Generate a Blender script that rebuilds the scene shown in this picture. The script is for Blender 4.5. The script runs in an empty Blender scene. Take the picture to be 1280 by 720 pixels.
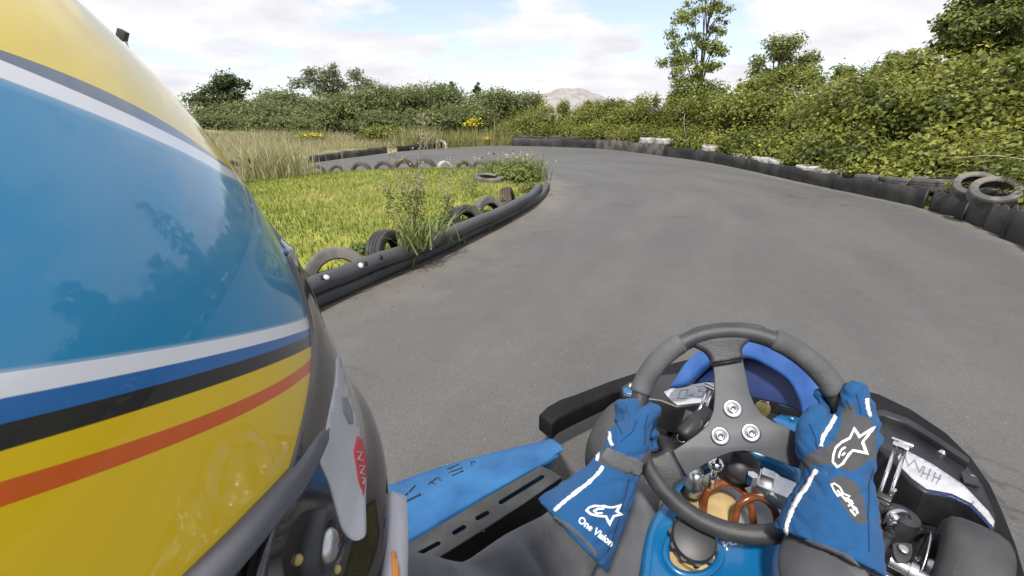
import bpy, bmesh, math, random
import numpy as np
from mathutils import Vector, Matrix
from mathutils.bvhtree import BVHTree
from mathutils.geometry import delaunay_2d_cdt
random.seed(7); rng = np.random.default_rng(11)
SC = bpy.context.scene
COL = SC.collection
rad = math.radians

# ------------------------------------------------------------------ camera geometry (photo pixels 1280x720)
FPX = 537.0; PIT = rad(21.45); CP, SP = math.cos(PIT), math.sin(PIT)
CAM = Vector((0, 0, 1.0)); AF = Vector((0, CP, -SP)); AU = Vector((0, SP, CP)); AR = Vector((1, 0, 0))
def ray(x, y): return AR*((x-640)/FPX) - AU*((y-360)/FPX) + AF
def P(x, y, d): return CAM + ray(x, y)*d                       # point at axial depth d
def G(x, y, z=0.0):                                            # point at height z
    r = ray(x, y); return CAM + r*((z-1.0)/r.z)
def PL(x, y, p0, n):
    r = ray(x, y); return CAM + r*((p0-CAM).dot(n)/r.dot(n))
def YD(x, y, Y):                                               # point at forward distance Y
    r = ray(x, y); return CAM + r*(Y/r.y)
def proj(p):
    q = Vector(p)-CAM; d = q.dot(AF)
    return (640+FPX*q.dot(AR)/d, 360-FPX*q.dot(AU)/d)

# ------------------------------------------------------------------ materials
def newmat(name):
    m = bpy.data.materials.new(name); m.use_nodes = True
    return m, m.node_tree, m.node_tree.nodes['Principled BSDF']
def mat(name, col, rough=.5, metal=0, var=.12, scale=30, bump=0, bscale=None, coat=0, spec=.5, sheen=0, var2=None):
    m, nt, b = newmat(name); N, L = nt.nodes, nt.links
    b.inputs['Roughness'].default_value = rough; b.inputs['Metallic'].default_value = metal
    b.inputs['Specular IOR Level'].default_value = spec; b.inputs['Coat Weight'].default_value = coat
    b.inputs['Coat Roughness'].default_value = .04
    if sheen: b.inputs['Sheen Weight'].default_value = sheen
    tc = N.new('ShaderNodeTexCoord')
    no = N.new('ShaderNodeTexNoise'); no.inputs['Scale'].default_value = scale; no.inputs['Detail'].default_value = 5
    L.new(tc.outputs['Object'], no.inputs['Vector'])
    rp = N.new('ShaderNodeValToRGB'); L.new(no.outputs['Fac'], rp.inputs['Fac'])
    c = np.array(col[:3])
    lo = np.clip(c*(1-var), 0, 1); hi = np.clip(c*(1+var), 0, 1)
    if var2 is not None: hi = np.array(var2)
    rp.color_ramp.elements[0].position = .35; rp.color_ramp.elements[1].position = .68
    rp.color_ramp.elements[0].color = (*lo, 1); rp.color_ramp.elements[1].color = (*hi, 1)
    L.new(rp.outputs['Color'], b.inputs['Base Color'])
    mr = N.new('ShaderNodeMapRange'); mr.inputs['To Min'].default_value = max(0, rough-.07); mr.inputs['To Max'].default_value = min(1, rough+.1)
    L.new(no.outputs['Fac'], mr.inputs['Value']); L.new(mr.outputs['Result'], b.inputs['Roughness'])
    if bump:
        n2 = N.new('ShaderNodeTexNoise'); n2.inputs['Scale'].default_value = bscale or scale*6; n2.inputs['Detail'].default_value = 4
        L.new(tc.outputs['Object'], n2.inputs['Vector'])
        bp = N.new('ShaderNodeBump'); bp.inputs['Strength'].default_value = bump; bp.inputs['Distance'].default_value = .004
        L.new(n2.outputs['Fac'], bp.inputs['Height']); L.new(bp.outputs['Normal'], b.inputs['Normal'])
    return m
def leafmat(name, cols, rough=.5, trans=.25):
    m, nt, b = newmat(name); N, L = nt.nodes, nt.links
    at = N.new('ShaderNodeAttribute'); at.attribute_name = 'rnd'
    rp = N.new('ShaderNodeValToRGB'); L.new(at.outputs['Fac'], rp.inputs['Fac'])
    e = rp.color_ramp.elements
    while len(e) < len(cols): e.new(.5)
    for i, c in enumerate(cols): e[i].position = i/(len(cols)-1); e[i].color = (*c, 1)
    L.new(rp.outputs['Color'], b.inputs['Base Color']); b.inputs['Roughness'].default_value = rough
    b.inputs['Specular IOR Level'].default_value = .3
    tr = N.new('ShaderNodeBsdfTranslucent'); L.new(rp.outputs['Color'], tr.inputs['Color'])
    mx = N.new('ShaderNodeMixShader'); mx.inputs[0].default_value = trans
    L.new(b.outputs[0], mx.inputs[1]); L.new(tr.outputs[0], mx.inputs[2])
    L.new(mx.outputs[0], N['Material Output'].inputs['Surface'])
    return m
M = {}
M['rubber'] = mat('black_rubber', (.018, .018, .019), .62, bump=.3, bscale=160, var=.3, scale=9)
M['grip'] = mat('grip_rubber', (.040, .040, .042), .40, bump=.25, bscale=700, var=.2, scale=40)
M['suede'] = mat('worn_grip', (.085, .085, .088), .7, bump=.4, bscale=500, var=.25, scale=25)
M['plate'] = mat('spoke_plate', (.068, .070, .072), .42, var=.15, scale=25, bump=.08, bscale=900)
M['alu'] = mat('brushed_aluminium', (.55, .55, .55), .32, 1, var=.15, scale=60)
M['chrome'] = mat('chrome', (.75, .75, .76), .16, 1, var=.1, scale=60)
M['bumper'] = mat('bumper_plastic', (.007, .007, .008), .68, spec=.25, var=.4, scale=14, bump=.15, bscale=90)
M['fairing'] = mat('fairing_plastic', (.022, .022, .024), .38, var=.4, scale=12, bump=.1, bscale=60)
M['blackmetal'] = mat('black_painted_steel', (.03, .03, .031), .36, var=.35, scale=25, bump=.08, bscale=200)
M['slotplate'] = mat('plate_paint', (.043, .043, .042), .5, var=.3, scale=20, bump=.15, bscale=300)
M['bluepod'] = mat('scuffed_blue_plastic', (.012, .095, .26), .36, var=.2, scale=8, bump=.06, bscale=90, var2=(.03, .15, .34))
M['bluecover'] = mat('glossy_blue_plastic', (.005, .105, .26), .2, var=.15, scale=6, coat=.4)
M['navy'] = mat('navy_plastic', (.012, .025, .10), .4, var=.3, scale=10)
M['bluerim'] = mat('blue_panel_plastic', (.018, .085, .30), .35, var=.25, scale=9, var2=(.05, .14, .40))
M['sticker'] = mat('white_vinyl', (.44, .44, .46), .45, var=.14, scale=30)
M['stickergrey'] = mat('grey_print', (.22, .23, .25), .45)
M['black_print'] = mat('black_print', (.012, .012, .02), .5)
M['glovetext'] = mat('white_print', (.80, .80, .80), .55, var=.04)
M['piping'] = mat('white_piping', (.72, .71, .70), .8, var=.12, scale=300, bump=.5, bscale=500)
M['suit'] = mat('grey_suit_cloth', (.075, .078, .085), .9, var=.15, scale=22, bump=.5, bscale=1100, sheen=.2)
M['tyre'] = mat('kart_tyre', (.042, .042, .043), .68, var=.25, scale=18, bump=.25, bscale=260)
M['hose'] = mat('brown_fuel_hose', (.16, .045, .012), .25, var=.3, scale=50, coat=.3)
M['tank'] = mat('yellowed_tank_plastic', (.45, .33, .15), .4, var=.2, scale=25)
M['brass'] = mat('yellow_grease_cap', (.42, .33, .10), .45, var=.2, scale=60)
M['cap'] = mat('black_cap', (.025, .025, .027), .45, var=.2)
M['floor'] = mat('dusty_aluminium_tray', (.38, .37, .35), .45, .6, var=.25, scale=18)
M['skin'] = mat('skin', (.45, .26, .18), .55)
M['seat'] = mat('grp_seat', (.03, .03, .03), .4)
M['visor'] = mat('smoked_visor', (.020, .016, .014), .08, var=.3, scale=20, coat=1)
M['gasket'] = mat('grey_gasket', (.10, .10, .115), .35, var=.25, scale=40)
M['base'] = mat('dark_visor_mechanism', (.035, .020, .010), .3, var=.6, scale=25, coat=.3)
M['redvinyl'] = mat('red_vinyl', (.55, .05, .06), .4, var=.15)
M['orangevinyl'] = mat('orange_vinyl', (.75, .28, .07), .4)
M['boot'] = mat('black_boot', (.015, .015, .016), .4)
def worn(name, base, dirt, sc=7, rough=.75, bump=.35, bs=60, lo=.42, hi=.62):
    m = mat(name, base, rough, var=.25, scale=sc, bump=bump, bscale=bs)
    rp = [n for n in m.node_tree.nodes if n.type == 'VALTORGB'][0].color_ramp
    rp.elements[0].position = lo; rp.elements[1].position = hi
    rp.elements[0].color = (*base, 1); rp.elements[1].color = (*dirt, 1)
    return m
M['oldtyre'] = worn('weathered_tyre', (.028, .027, .026), (.10, .088, .075), 6)
M['greytyre'] = worn('dusty_grey_tyre', (.075, .072, .068), (.17, .155, .135), 5)
M['browntyre'] = worn('mud_brown_tyre', (.05, .036, .025), (.13, .09, .06), 6)
M['whitetyre'] = worn('white_painted_tyre', (.50, .48, .44), (.22, .20, .17), 9, lo=.42, hi=.68)
M['belt'] = worn('black_belting', (.012, .012, .012), (.055, .052, .048), 3, .6, .3, 30, .45, .75)
M['beltbrown'] = worn('dusty_brown_belting', (.05, .044, .038), (.13, .115, .095), 4, .8, .3, 30)
M['pipe'] = worn('grey_black_pipe', (.045, .046, .049), (.075, .074, .075), 3, .45, .05, 60, .35, .8)
M['wire'] = mat('pale_bolt', (.6, .6, .58), .4)
M['bark'] = mat('bark', (.10, .075, .05), .9, var=.3, scale=20, bump=.6)
M['stem'] = mat('green_stem', (.12, .14, .05), .8, var=.25)
M['drystem'] = mat('dry_stem', (.34, .28, .19), .85, var=.25)
M['pole'] = mat('galvanised_pole', (.35, .35, .36), .5, .6)
M['lamp'] = mat('dark_lamp_housing', (.03, .03, .035), .4)
M['bramble'] = leafmat('bramble_leaf', [(.075, .09, .02), (.15, .18, .036), (.235, .26, .05), (.36, .37, .075), (.52, .50, .13)], trans=.42)
M['bramble2'] = leafmat('dull_bramble_leaf', [(.10, .12, .045), (.16, .19, .065), (.22, .245, .09), (.37, .37, .17)], trans=.45)
M['darkleaf'] = leafmat('dark_tree_leaf', [(.040, .062, .020), (.07, .10, .028), (.12, .155, .045)])
M['paleleaf'] = leafmat('pale_willow_leaf', [(.13, .16, .085), (.19, .215, .12), (.27, .28, .17)])
M['birchleaf'] = leafmat('birch_leaf', [(.16, .20, .05), (.27, .31, .08), (.40, .43, .15)], trans=.5)
M['treeleaf'] = leafmat('ash_leaf', [(.11, .14, .034), (.19, .225, .055), (.29, .31, .10)], trans=.35)
M['grass'] = leafmat('lawn_blade', [(.085, .145, .03), (.175, .235, .035), (.28, .31, .055), (.41, .37, .16)], .7, .35)
M['drygrass'] = leafmat('dry_grass', [(.20, .23, .08), (.38, .34, .18), (.50, .43, .27), (.26, .30, .10)], .8, .3)
M['bankgrass'] = leafmat('bank_grass', [(.17, .19, .06), (.26, .26, .09), (.36, .32, .15)], .8, .3)
M['weed'] = leafmat('weed_leaf', [(.10, .14, .035), (.17, .21, .055), (.26, .28, .10)], .6, .3)
M['greyweed'] = leafmat('grey_weed_seed', [(.20, .18, .13), (.30, .26, .19), (.40, .35, .26)], .8, .2)
M['yellow'] = leafmat('ragwort_flower', [(.55, .42, .01), (.75, .60, .02)], .6, .2)
M['deadleaf'] = leafmat('dead_leaf', [(.20, .10, .05), (.40, .27, .17), (.5, .42, .3)], .8, .2)

def asphalt():
    m, nt, b = newmat('asphalt'); N, L = nt.nodes, nt.links
    tc = N.new('ShaderNodeTexCoord')
    def noise(s, d=4, r=.6):
        n = N.new('ShaderNodeTexNoise'); n.inputs['Scale'].default_value = s; n.inputs['Detail'].default_value = d; n.inputs['Roughness'].default_value = r
        L.new(tc.outputs['Object'], n.inputs['Vector']); return n
    def ramp(src, p0, c0, p1, c1):
        r = N.new('ShaderNodeValToRGB'); r.color_ramp.elements[0].position = p0; r.color_ramp.elements[1].position = p1
        r.color_ramp.elements[0].color = (*c0, 1); r.color_ramp.elements[1].color = (*c1, 1); L.new(src, r.inputs['Fac']); return r
    def mix(t, f, a, bb):
        x = N.new('ShaderNodeMix'); x.data_type = 'RGBA'; x.blend_type = t
        if isinstance(f, float): x.inputs[0].default_value = f
        else: L.new(f, x.inputs[0])
        L.new(a, x.inputs[6])
        if isinstance(bb, tuple): x.inputs[7].default_value = (*bb, 1)
        else: L.new(bb, x.inputs[7])
        return x.outputs[2]
    big = ramp(noise(.55, 3).outputs['Fac'], .3, (.104, .102, .097), .7, (.123, .120, .114))
    fine = ramp(noise(170, 3, .7).outputs['Fac'], .3, (.55, .55, .55), .72, (1.3, 1.3, 1.3))
    c = mix('MULTIPLY', .6, big.outputs[0], fine.outputs[0])
    v = N.new('ShaderNodeTexVoronoi'); v.inputs['Scale'].default_value = 55; L.new(tc.outputs['Object'], v.inputs['Vector'])
    chips = ramp(v.outputs['Distance'], .10, (1, 1, 1), .17, (0, 0, 0))
    sparse = ramp(noise(23, 2).outputs['Fac'], .56, (0, 0, 0), .64, (.5, .5, .5))
    fm = N.new('ShaderNodeMath'); fm.operation = 'MULTIPLY'; L.new(chips.outputs[0], fm.inputs[0]); L.new(sparse.outputs[0], fm.inputs[1])
    c = mix('MIX', fm.outputs[0], c, (.40, .37, .32))
    # rubbered-in racing line and dusty edges follow the attribute 'edge' (metres from the edge of the track)
    at = N.new('ShaderNodeAttribute'); at.attribute_name = 'edge'
    ad = N.new('ShaderNodeMath'); ad.operation = 'ADD'; L.new(at.outputs['Fac'], ad.inputs[0])
    nn = noise(3.0, 4); mm = N.new('ShaderNodeMath'); mm.operation = 'MULTIPLY_ADD'; L.new(nn.outputs['Fac'], mm.inputs[0]); mm.inputs[1].default_value = .7; mm.inputs[2].default_value = -.35
    L.new(mm.outputs[0], ad.inputs[1])
    dust = ramp(ad.outputs[0], .0, (.62, .62, .62), .55, (0, 0, 0))
    c = mix('MIX', dust.outputs[0], c, (.23, .205, .165))
    # bands worn along the driving line, cracks and old patches
    av = N.new('ShaderNodeAttribute'); av.attribute_name = 'lane'
    ln = N.new('ShaderNodeTexNoise'); ln.inputs['Scale'].default_value = 1.0; ln.inputs['Detail'].default_value = 5; L.new(av.outputs['Vector'], ln.inputs['Vector'])
    band = ramp(ln.outputs['Fac'],   .34, (.82, .82, .825), .66, (1.09, 1.085, 1.075)); c = mix('MULTIPLY', .8, c, band.outputs[0])
    vc = N.new('ShaderNodeTexVoronoi'); vc.feature = 'DISTANCE_TO_EDGE'; vc.inputs['Scale'].default_value = .55
    wn = noise(2.2, 4); wv = N.new('ShaderNodeVectorMath'); wv.operation = 'MULTIPLY_ADD'; L.new(wn.outputs['Color'], wv.inputs[0]); wv.inputs[1].default_value = (.7, .7, .7); L.new(tc.outputs['Object'], wv.inputs[2]); L.new(wv.outputs[0], vc.inputs['Vector'])
    ck = ramp(vc.outputs['Distance'], .002, (.55, .54, .52), .010, (1, 1, 1)); ckm = ramp(noise(.8, 2).outputs['Fac'], .50, (0, 0, 0), .60, (.7, .7, .7)); c = mix('MULTIPLY', ckm.outputs[0], c, ck.outputs[0])
    pt = ramp(noise(7, 5, .7).outputs['Fac'], .36, (.93, .93, .93), .66, (1.05, 1.05, 1.05)); c = mix('MULTIPLY', .7, c, pt.outputs[0])
    L.new(c, b.inputs['Base Color']); b.inputs['Roughness'].default_value = .72; b.inputs['Specular IOR Level'].default_value = .4
    bp = N.new('ShaderNodeBump'); bp.inputs['Strength'].default_value = .5; bp.inputs['Distance'].default_value = .004
    L.new(noise(230, 2).outputs['Fac'], bp.inputs['Height']); L.new(bp.outputs[0], b.inputs['Normal'])
    return m
M['asphalt'] = asphalt()
M['soil'] = worn('dry_soil', (.085, .07, .05), (.16, .13, .085), 1.3, .95, .6, 12)
M['lawn'] = worn('lawn_soil', (.19, .21, .03), (.29, .29, .05), 2.5, .95, .6, 40)
M['bank'] = worn('bank_soil', (.13, .14, .05), (.28, .25, .13), .9, .95, .6, 12)
M['gravel'] = worn('gravel_heap', (.25, .235, .215), (.33, .315, .29), 1.2, .95, .8, 6)

# ------------------------------------------------------------------ object helpers
def tag(o, label=None, cat=None, group=None, kind=None):
    if label: o['label'] = label
    if cat: o['category'] = cat
    if group: o['group'] = group
    if kind: o['kind'] = kind
    return o
ROOTLOC = {}
def thing(name, label, cat, loc=(0, 0, 0), group=None):
    o = bpy.data.objects.new(name, None); COL.objects.link(o); o.location = loc; o.empty_display_size = .1
    ROOTLOC[o] = Vector(loc)
    return tag(o, label, cat, group)
def wloc(o):
    v = Vector((0, 0, 0))
    while o is not None: v += o.location; o = o.parent
    return v
def mesh(name, verts, faces, m, parent=None, loc=None, smooth=True):
    """verts in world coordinates"""
    off = wloc(parent) if parent else (Vector(loc) if loc is not None else Vector((0, 0, 0)))
    me = bpy.data.meshes.new(name)
    me.from_pydata([tuple(Vector(v)-off) for v in verts], [], faces); me.update()
    if smooth: me.polygons.foreach_set('use_smooth', [True]*len(me.polygons))
    for mm in (m if isinstance(m, (list, tuple)) else [m]): me.materials.append(mm)
    o = bpy.data.objects.new(name, me); COL.objects.link(o)
    if parent: o.parent = parent
    elif loc is not None: o.location = loc
    return o
class MB:
    def __init__(s): s.v = []; s.f = []
    def add(s, v, f):
        k = len(s.v); s.v += [Vector(x) for x in v]; s.f += [tuple(i+k for i in q) for q in f]; return s
    def tube(s, pts, r, seg=12, closed=False, cap=True, squash=None, up=None):
        pts = [Vector(p) for p in pts]; n = len(pts)
        rr = [r]*n if not hasattr(r, '__len__') else list(r)
        T = []
        for i in range(n):
            a = pts[(i-1) % n] if (closed or i > 0) else pts[i]
            b = pts[(i+1) % n] if (closed or i < n-1) else pts[i]
            T.append((b-a).normalized())
        ref = Vector(up) if up is not None else (Vector((0, 0, 1)) if abs(T[0].z) < .9 else Vector((1, 0, 0)))
        V = []
        nv = (ref - T[0]*ref.dot(T[0])).normalized()
        for i in range(n):
            nv = (nv - T[i]*nv.dot(T[i])).normalized(); bv = T[i].cross(nv)
            for k in range(seg):
                a = 2*math.pi*k/seg
                q = squash or 1
                V.append(pts[i] + nv*(math.cos(a)*rr[i]*q) + bv*(math.sin(a)*rr[i]))
        F = []
        for i in range(n if closed else n-1):
            j = (i+1) % n
            for k in range(seg):
                k2 = (k+1) % seg
                F.append((i*seg+k, i*seg+k2, j*seg+k2, j*seg+k))
        if cap and not closed:
            F.append(tuple(range(seg))[::-1]); F.append(tuple((n-1)*seg+k for k in range(seg)))
        return s.add(V, F)
    def ellipsoid(s, c, rx, ry=None, rz=None, axes=None, u=20, w=12):
        ry = ry or rx; rz = rz or rx; c = Vector(c)
        A = axes or (Vector((1, 0, 0)), Vector((0, 1, 0)), Vector((0, 0, 1)))
        V = []; F = []
        for i in range(w+1):
            t = math.pi*i/w
            for k in range(u):
                a = 2*math.pi*k/u
                V.append(c + A[0]*(rx*math.sin(t)*math.cos(a)) + A[1]*(ry*math.sin(t)*math.sin(a)) + A[2]*(rz*math.cos(t)))
        for i in range(w):
            for k in range(u): F.append((i*u+k, (i+1)*u+k, (i+1)*u+(k+1) % u, i*u+(k+1) % u))
        return s.add(V, F)
    def lathe(s, prof, c, axis, seg=24, closed=False, ref=None):
        """prof: list of (radius, height along axis)"""
        ax = Vector(axis).normalized(); c = Vector(c)
        a1 = Vector(ref) if ref is not None else (Vector((0, 0, 1)) if abs(ax.z) < .9 else Vector((1, 0, 0)))
        a1 = (a1-ax*a1.dot(ax)).normalized(); a2 = ax.cross(a1)
        n = len(prof); V = []; F = []
        for (r, h) in prof:
            for k in range(seg):
                t = 2*math.pi*k/seg
                V.append(c + ax*h + a1*(r*math.cos(t)) + a2*(r*math.sin(t)))
        for i in range(n if closed else n-1):
            j = (i+1) % n
            for k in range(seg): F.append((i*seg+k, j*seg+k, j*seg+(k+1) % seg, i*seg+(k+1) % seg))
        if not closed:
            if prof[0][0] > 1e-6: F.append(tuple(range(seg)))
            if prof[-1][0] > 1e-6: F.append(tuple((n-1)*seg+k for k in range(seg))[::-1])
        return s.add(V, F)
    def box(s, c, ex, ey, ez, axes=None):
        A = axes or (Vector((1, 0, 0)), Vector((0, 1, 0)), Vector((0, 0, 1))); c = Vector(c)
        V = [c + A[0]*(ex*i) + A[1]*(ey*j) + A[2]*(ez*k) for i in (-.5, .5) for j in (-.5, .5) for k in (-.5, .5)]
        return s.add(V, [(0, 1, 3, 2), (4, 6, 7, 5), (0, 4, 5, 1), (2, 3, 7, 6), (0, 2, 6, 4), (1, 5, 7, 3)])
    def build(s, name, m, parent=None, loc=None, smooth=True, bevel=0, autosmooth=None):
        o = mesh(name, s.v, s.f, m, parent, loc, smooth)
        if bevel:
            bm = bmesh.new(); bm.from_mesh(o.data)
            eds = [e for e in bm.edges if len(e.link_faces) == 2 and e.calc_face_angle(0) > .5]
            bmesh.ops.bevel(bm, geom=eds, offset=bevel, segments=2, affect='EDGES', profile=.6)
            bm.to_mesh(o.data); bm.free()
            if smooth: o.data.polygons.foreach_set('use_smooth', [True]*len(o.data.polygons))
        if autosmooth is not None or bevel:
            o.data.set_sharp_from_angle(angle=rad(autosmooth or 40))
        return o
def cat_rom(pts, n=8, closed=False):
    pts = [Vector(p) for p in pts]; out = []; N = len(pts)
    R = range(N if closed else N-1)
    for i in R:
        p0 = pts[(i-1) % N] if closed or i > 0 else pts[0]*2-pts[1]
        p1 = pts[i]; p2 = pts[(i+1) % N]
        p3 = pts[(i+2) % N] if closed or i < N-2 else pts[-1]*2-pts[-2]
        for k in range(n):
            t = k/n
            out.append(.5*((2*p1)+(p2-p0)*t+(2*p0-5*p1+4*p2-p3)*t*t+(3*p1-p0-3*p2+p3)*t**3))
    if not closed: out.append(pts[-1])
    return out
def smooth2(loop, n=5, closed=True): return [(p.x, p.y) for p in cat_rom([(x, y, 0) for x, y in loop], n, closed)]

def outline(name, loops, p0, n, thick, m, parent, bevel=.002, sm=0, mode='px', loc=None):
    """A plate cut to LOOPS (first outer, then holes) on the plane (p0, n); the traced face is the top, thickness goes along -n."""
    n = Vector(n).normalized(); p0 = Vector(p0)
    e1 = (Vector((1, 0, 0)) - n*n.x).normalized(); e2 = n.cross(e1)
    cu = bpy.data.curves.new('tmp', 'CURVE'); cu.dimensions = '2D'; cu.fill_mode = 'BOTH'
    cu.extrude = max(1e-4, thick/2-bevel); cu.bevel_depth = bevel; cu.offset = -bevel; cu.bevel_resolution = 2
    for lp in loops:
        if sm: lp = smooth2(lp, sm)
        w = [PL(x, y, p0, n) if mode == 'px' else Vector((x, y, p0.z)) for x, y in lp]
        q = [((a-p0).dot(e1), (a-p0).dot(e2)) for a in w]
        sp = cu.splines.new('POLY'); sp.points.add(len(q)-1)
        for k, (x, y) in enumerate(q): sp.points[k].co = (x, y, 0, 1)
        sp.use_cyclic_u = True
    ob = bpy.data.objects.new('tmp', cu); COL.objects.link(ob)
    dg = bpy.context.evaluated_depsgraph_get(); dg.update()
    me = bpy.data.meshes.new_from_object(ob.evaluated_get(dg)); bpy.data.objects.remove(ob)
    B = Matrix((e1, e2, n)).transposed()
    v = [p0 + B @ Vector(x.co) - n*(thick/2) for x in me.vertices]
    f = [tuple(p.vertices) for p in me.polygons]
    o = mesh(name, v, f, m, parent, loc)
    bm = bmesh.new(); bm.from_mesh(o.data); bmesh.ops.remove_doubles(bm, verts=bm.verts, dist=1e-5); bmesh.ops.recalc_face_normals(bm, faces=bm.faces); bm.to_mesh(o.data); bm.free()
    o.data.polygons.foreach_set('use_smooth', [True]*len(o.data.polygons)); o.data.set_sharp_from_angle(angle=rad(50))
    return o
def capsule(a, b, w, n=5):
    a, b = Vector((a[0], a[1])), Vector((b[0], b[1])); d = (b-a).normalized(); pn = Vector((-d.y, d.x)); out = []
    for k in range(n+1):
        t = math.pi*(.5 + k/n); out.append(tuple(a + d*(w*math.cos(t)) + pn*(w*math.sin(t))))
    for k in range(n+1):
        t = math.pi*(-.5 + k/n); out.append(tuple(b + d*(w*math.cos(t)) + pn*(w*math.sin(t))))
    return out
def bvh_of(*obs):
    V = []; F = []
    for o in obs:
        k = len(V); off = wloc(o); V += [v.co+off for v in o.data.vertices]; F += [tuple(i+k for i in p.vertices) for p in o.data.polygons]
    return BVHTree.FromPolygons(V, F)
def cast(bv, x, y):
    r = ray(x, y).normalized(); h = bv.ray_cast(CAM, r)
    return (h[0], h[1]) if h[0] is not None else (None, None)
def drape(name, v2, faces, bv, m, parent, th=.0012):
    """Lay a pixel-space outline on the real surface it is printed on / sewn to; a thin raised layer."""
    top = []; ok = []
    for x, y in v2:
        h, nn = cast(bv, x, y)
        if h is None: top.append(None); continue
        if nn.dot(ray(x, y)) > 0: nn = -nn
        top.append((h, nn))
    F = [f for f in faces if all(top[i] is not None for i in f)]
    F = [f for f in F if max((top[f[i]][0]-top[f[i-1]][0]).length for i in range(len(f))) < .05]
    V = [(t[0]+t[1]*th) if t else Vector((0, 0, 0)) for t in top] + [(t[0]-t[1]*.0004) if t else Vector((0, 0, 0)) for t in top]
    k = len(v2); E = {}
    for f in F:
        for i in range(len(f)):
            e = (f[i-1], f[i]); E[e] = E.get(e, 0)+1
    side = [(a, a+k, b+k, b) for (a, b) in E if (b, a) not in E]
    used = sorted({i for f in F for i in f} | {i for f in side for i in f})
    mp = {u: i for i, u in enumerate(used)}
    if not used: print('DRAPE EMPTY', name); return None
    FF = [tuple(mp[i] for i in f) for f in F+side]
    return mesh(name, [V[u] for u in used], FF, m, parent)
def merge2(a, b): 
    k = len(a[0]); return (a[0]+b[0], a[1]+[tuple(i+k for i in f) for f in b[1]])
def fill2(loop, step=4, holes=()):
    pts = []; edges = []
    for lp in [loop]+list(holes):
        s = len(pts); lp2 = []
        for i in range(len(lp)):
            a = Vector(lp[i-1]); b = Vector(lp[i]); n = max(1, int((b-a).length/step))
            for k in range(n): lp2.append(a+(b-a)*(k/n))
        pts += lp2; edges += [(s+i, s+(i+1) % len(lp2)) for i in range(len(lp2))]
    xs = [p.x for p in pts]; ys = [p.y for p in pts]
    def inside(x, y, lp):
        c = False
        for i in range(len(lp)):
            (x1, y1), (x2, y2) = lp[i-1], lp[i]
            if (y1 > y) != (y2 > y) and x < (x2-x1)*(y-y1)/(y2-y1)+x1: c = not c
        return c
    y = min(ys)+step/2
    while y < max(ys):
        x = min(xs)+step/2
        while x < max(xs):
            if inside(x, y, loop) and not any(inside(x, y, h) for h in holes): pts.append(Vector((x, y)))
            x += step
        y += step
    r = delaunay_2d_cdt([Vector((p[0], p[1])) for p in pts], edges, [], 2 if holes else 1, 1e-4)
    v = [tuple(p) for p in r[0]]; fs = []
    for f in r[2]:
        cx = sum(v[i][0] for i in f)/len(f); cy = sum(v[i][1] for i in f)/len(f)
        if inside(cx, cy, loop) and not any(inside(cx, cy, h) for h in holes): fs.append(tuple(f))
    return v, fs
def stroke2(pts, w, closed=False, step=3, jit=0):
    P2 = [Vector(p) for p in pts]; Q = []
    for i in range(len(P2) if closed else len(P2)-1):
        a, b = P2[i], P2[(i+1) % len(P2)]; n = max(1, int((b-a).length/step))
        for k in range(n): Q.append(a+(b-a)*(k/n))
    if not closed: Q.append(P2[-1])
    V = []; n = len(Q)
    for i in range(n):
        a = Q[(i-1) % n] if closed or i > 0 else Q[i]; b = Q[(i+1) % n] if closed or i < n-1 else Q[i]
        d = (b-a).normalized(); pn = Vector((-d.y, d.x)); h = w/2*(1+jit*(random.random()-.5)) 
        a0 = (Q[i]-Q[(i-1) % n]).normalized() if (closed or i > 0) else d
        cs = max(.45, a0.dot(d)); h = h/cs
        V += [tuple(Q[i]+pn*h), tuple(Q[i]), tuple(Q[i]-pn*h)]
    F = []
    for i in range(n if closed else n-1):
        j = (i+1) % n
        F += [(3*i, 3*j, 3*j+1, 3*i+1), (3*i+1, 3*j+1, 3*j+2, 3*i+2)]
    return V, F
def text2(s, org, du, dv, size=1.0, bold=.0, step=3):
    """Lettering outline placed in pixel space: org + x*du + y*dv."""
    cu = bpy.data.curves.new('t', 'FONT'); cu.body = s; cu.size = size; cu.fill_mode = 'FRONT'; cu.offset = bold; cu.resolution_u = 3
    ob = bpy.data.objects.new('t', cu); COL.objects.link(ob); dg = bpy.context.evaluated_depsgraph_get(); dg.update()
    me = bpy.data.meshes.new_from_object(ob.evaluated_get(dg)); bpy.data.objects.remove(ob)
    bm = bmesh.new(); bm.from_mesh(me); bmesh.ops.triangulate(bm, faces=bm.faces)
    v = [(org[0]+a.co.x*du[0]+a.co.y*dv[0], org[1]+a.co.x*du[1]+a.co.y*dv[1]) for a in bm.verts]
    f = [tuple(x.index for x in q.verts) for q in bm.faces]; bm.free()
    return v, f
def remeshed(mb, voxel, smooth=4, fac=.5):
    me = bpy.data.meshes.new('r'); me.from_pydata([tuple(v) for v in mb.v], [], mb.f)
    ob = bpy.data.objects.new('r', me); COL.objects.link(ob)
    bm = bmesh.new(); bm.from_mesh(me); bmesh.ops.recalc_face_normals(bm, faces=bm.faces); bm.to_mesh(me); bm.free()
    r = ob.modifiers.new('a', 'REMESH'); r.mode = 'VOXEL'; r.voxel_size = voxel
    s = ob.modifiers.new('b', 'SMOOTH'); s.iterations = smooth; s.factor = fac
    dg = bpy.context.evaluated_depsgraph_get(); dg.update()
    m2 = bpy.data.meshes.new_from_object(ob.evaluated_get(dg)); bpy.data.objects.remove(ob)
    return [v.co.copy() for v in m2.vertices], [tuple(p.vertices) for p in m2.polygons]
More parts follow.
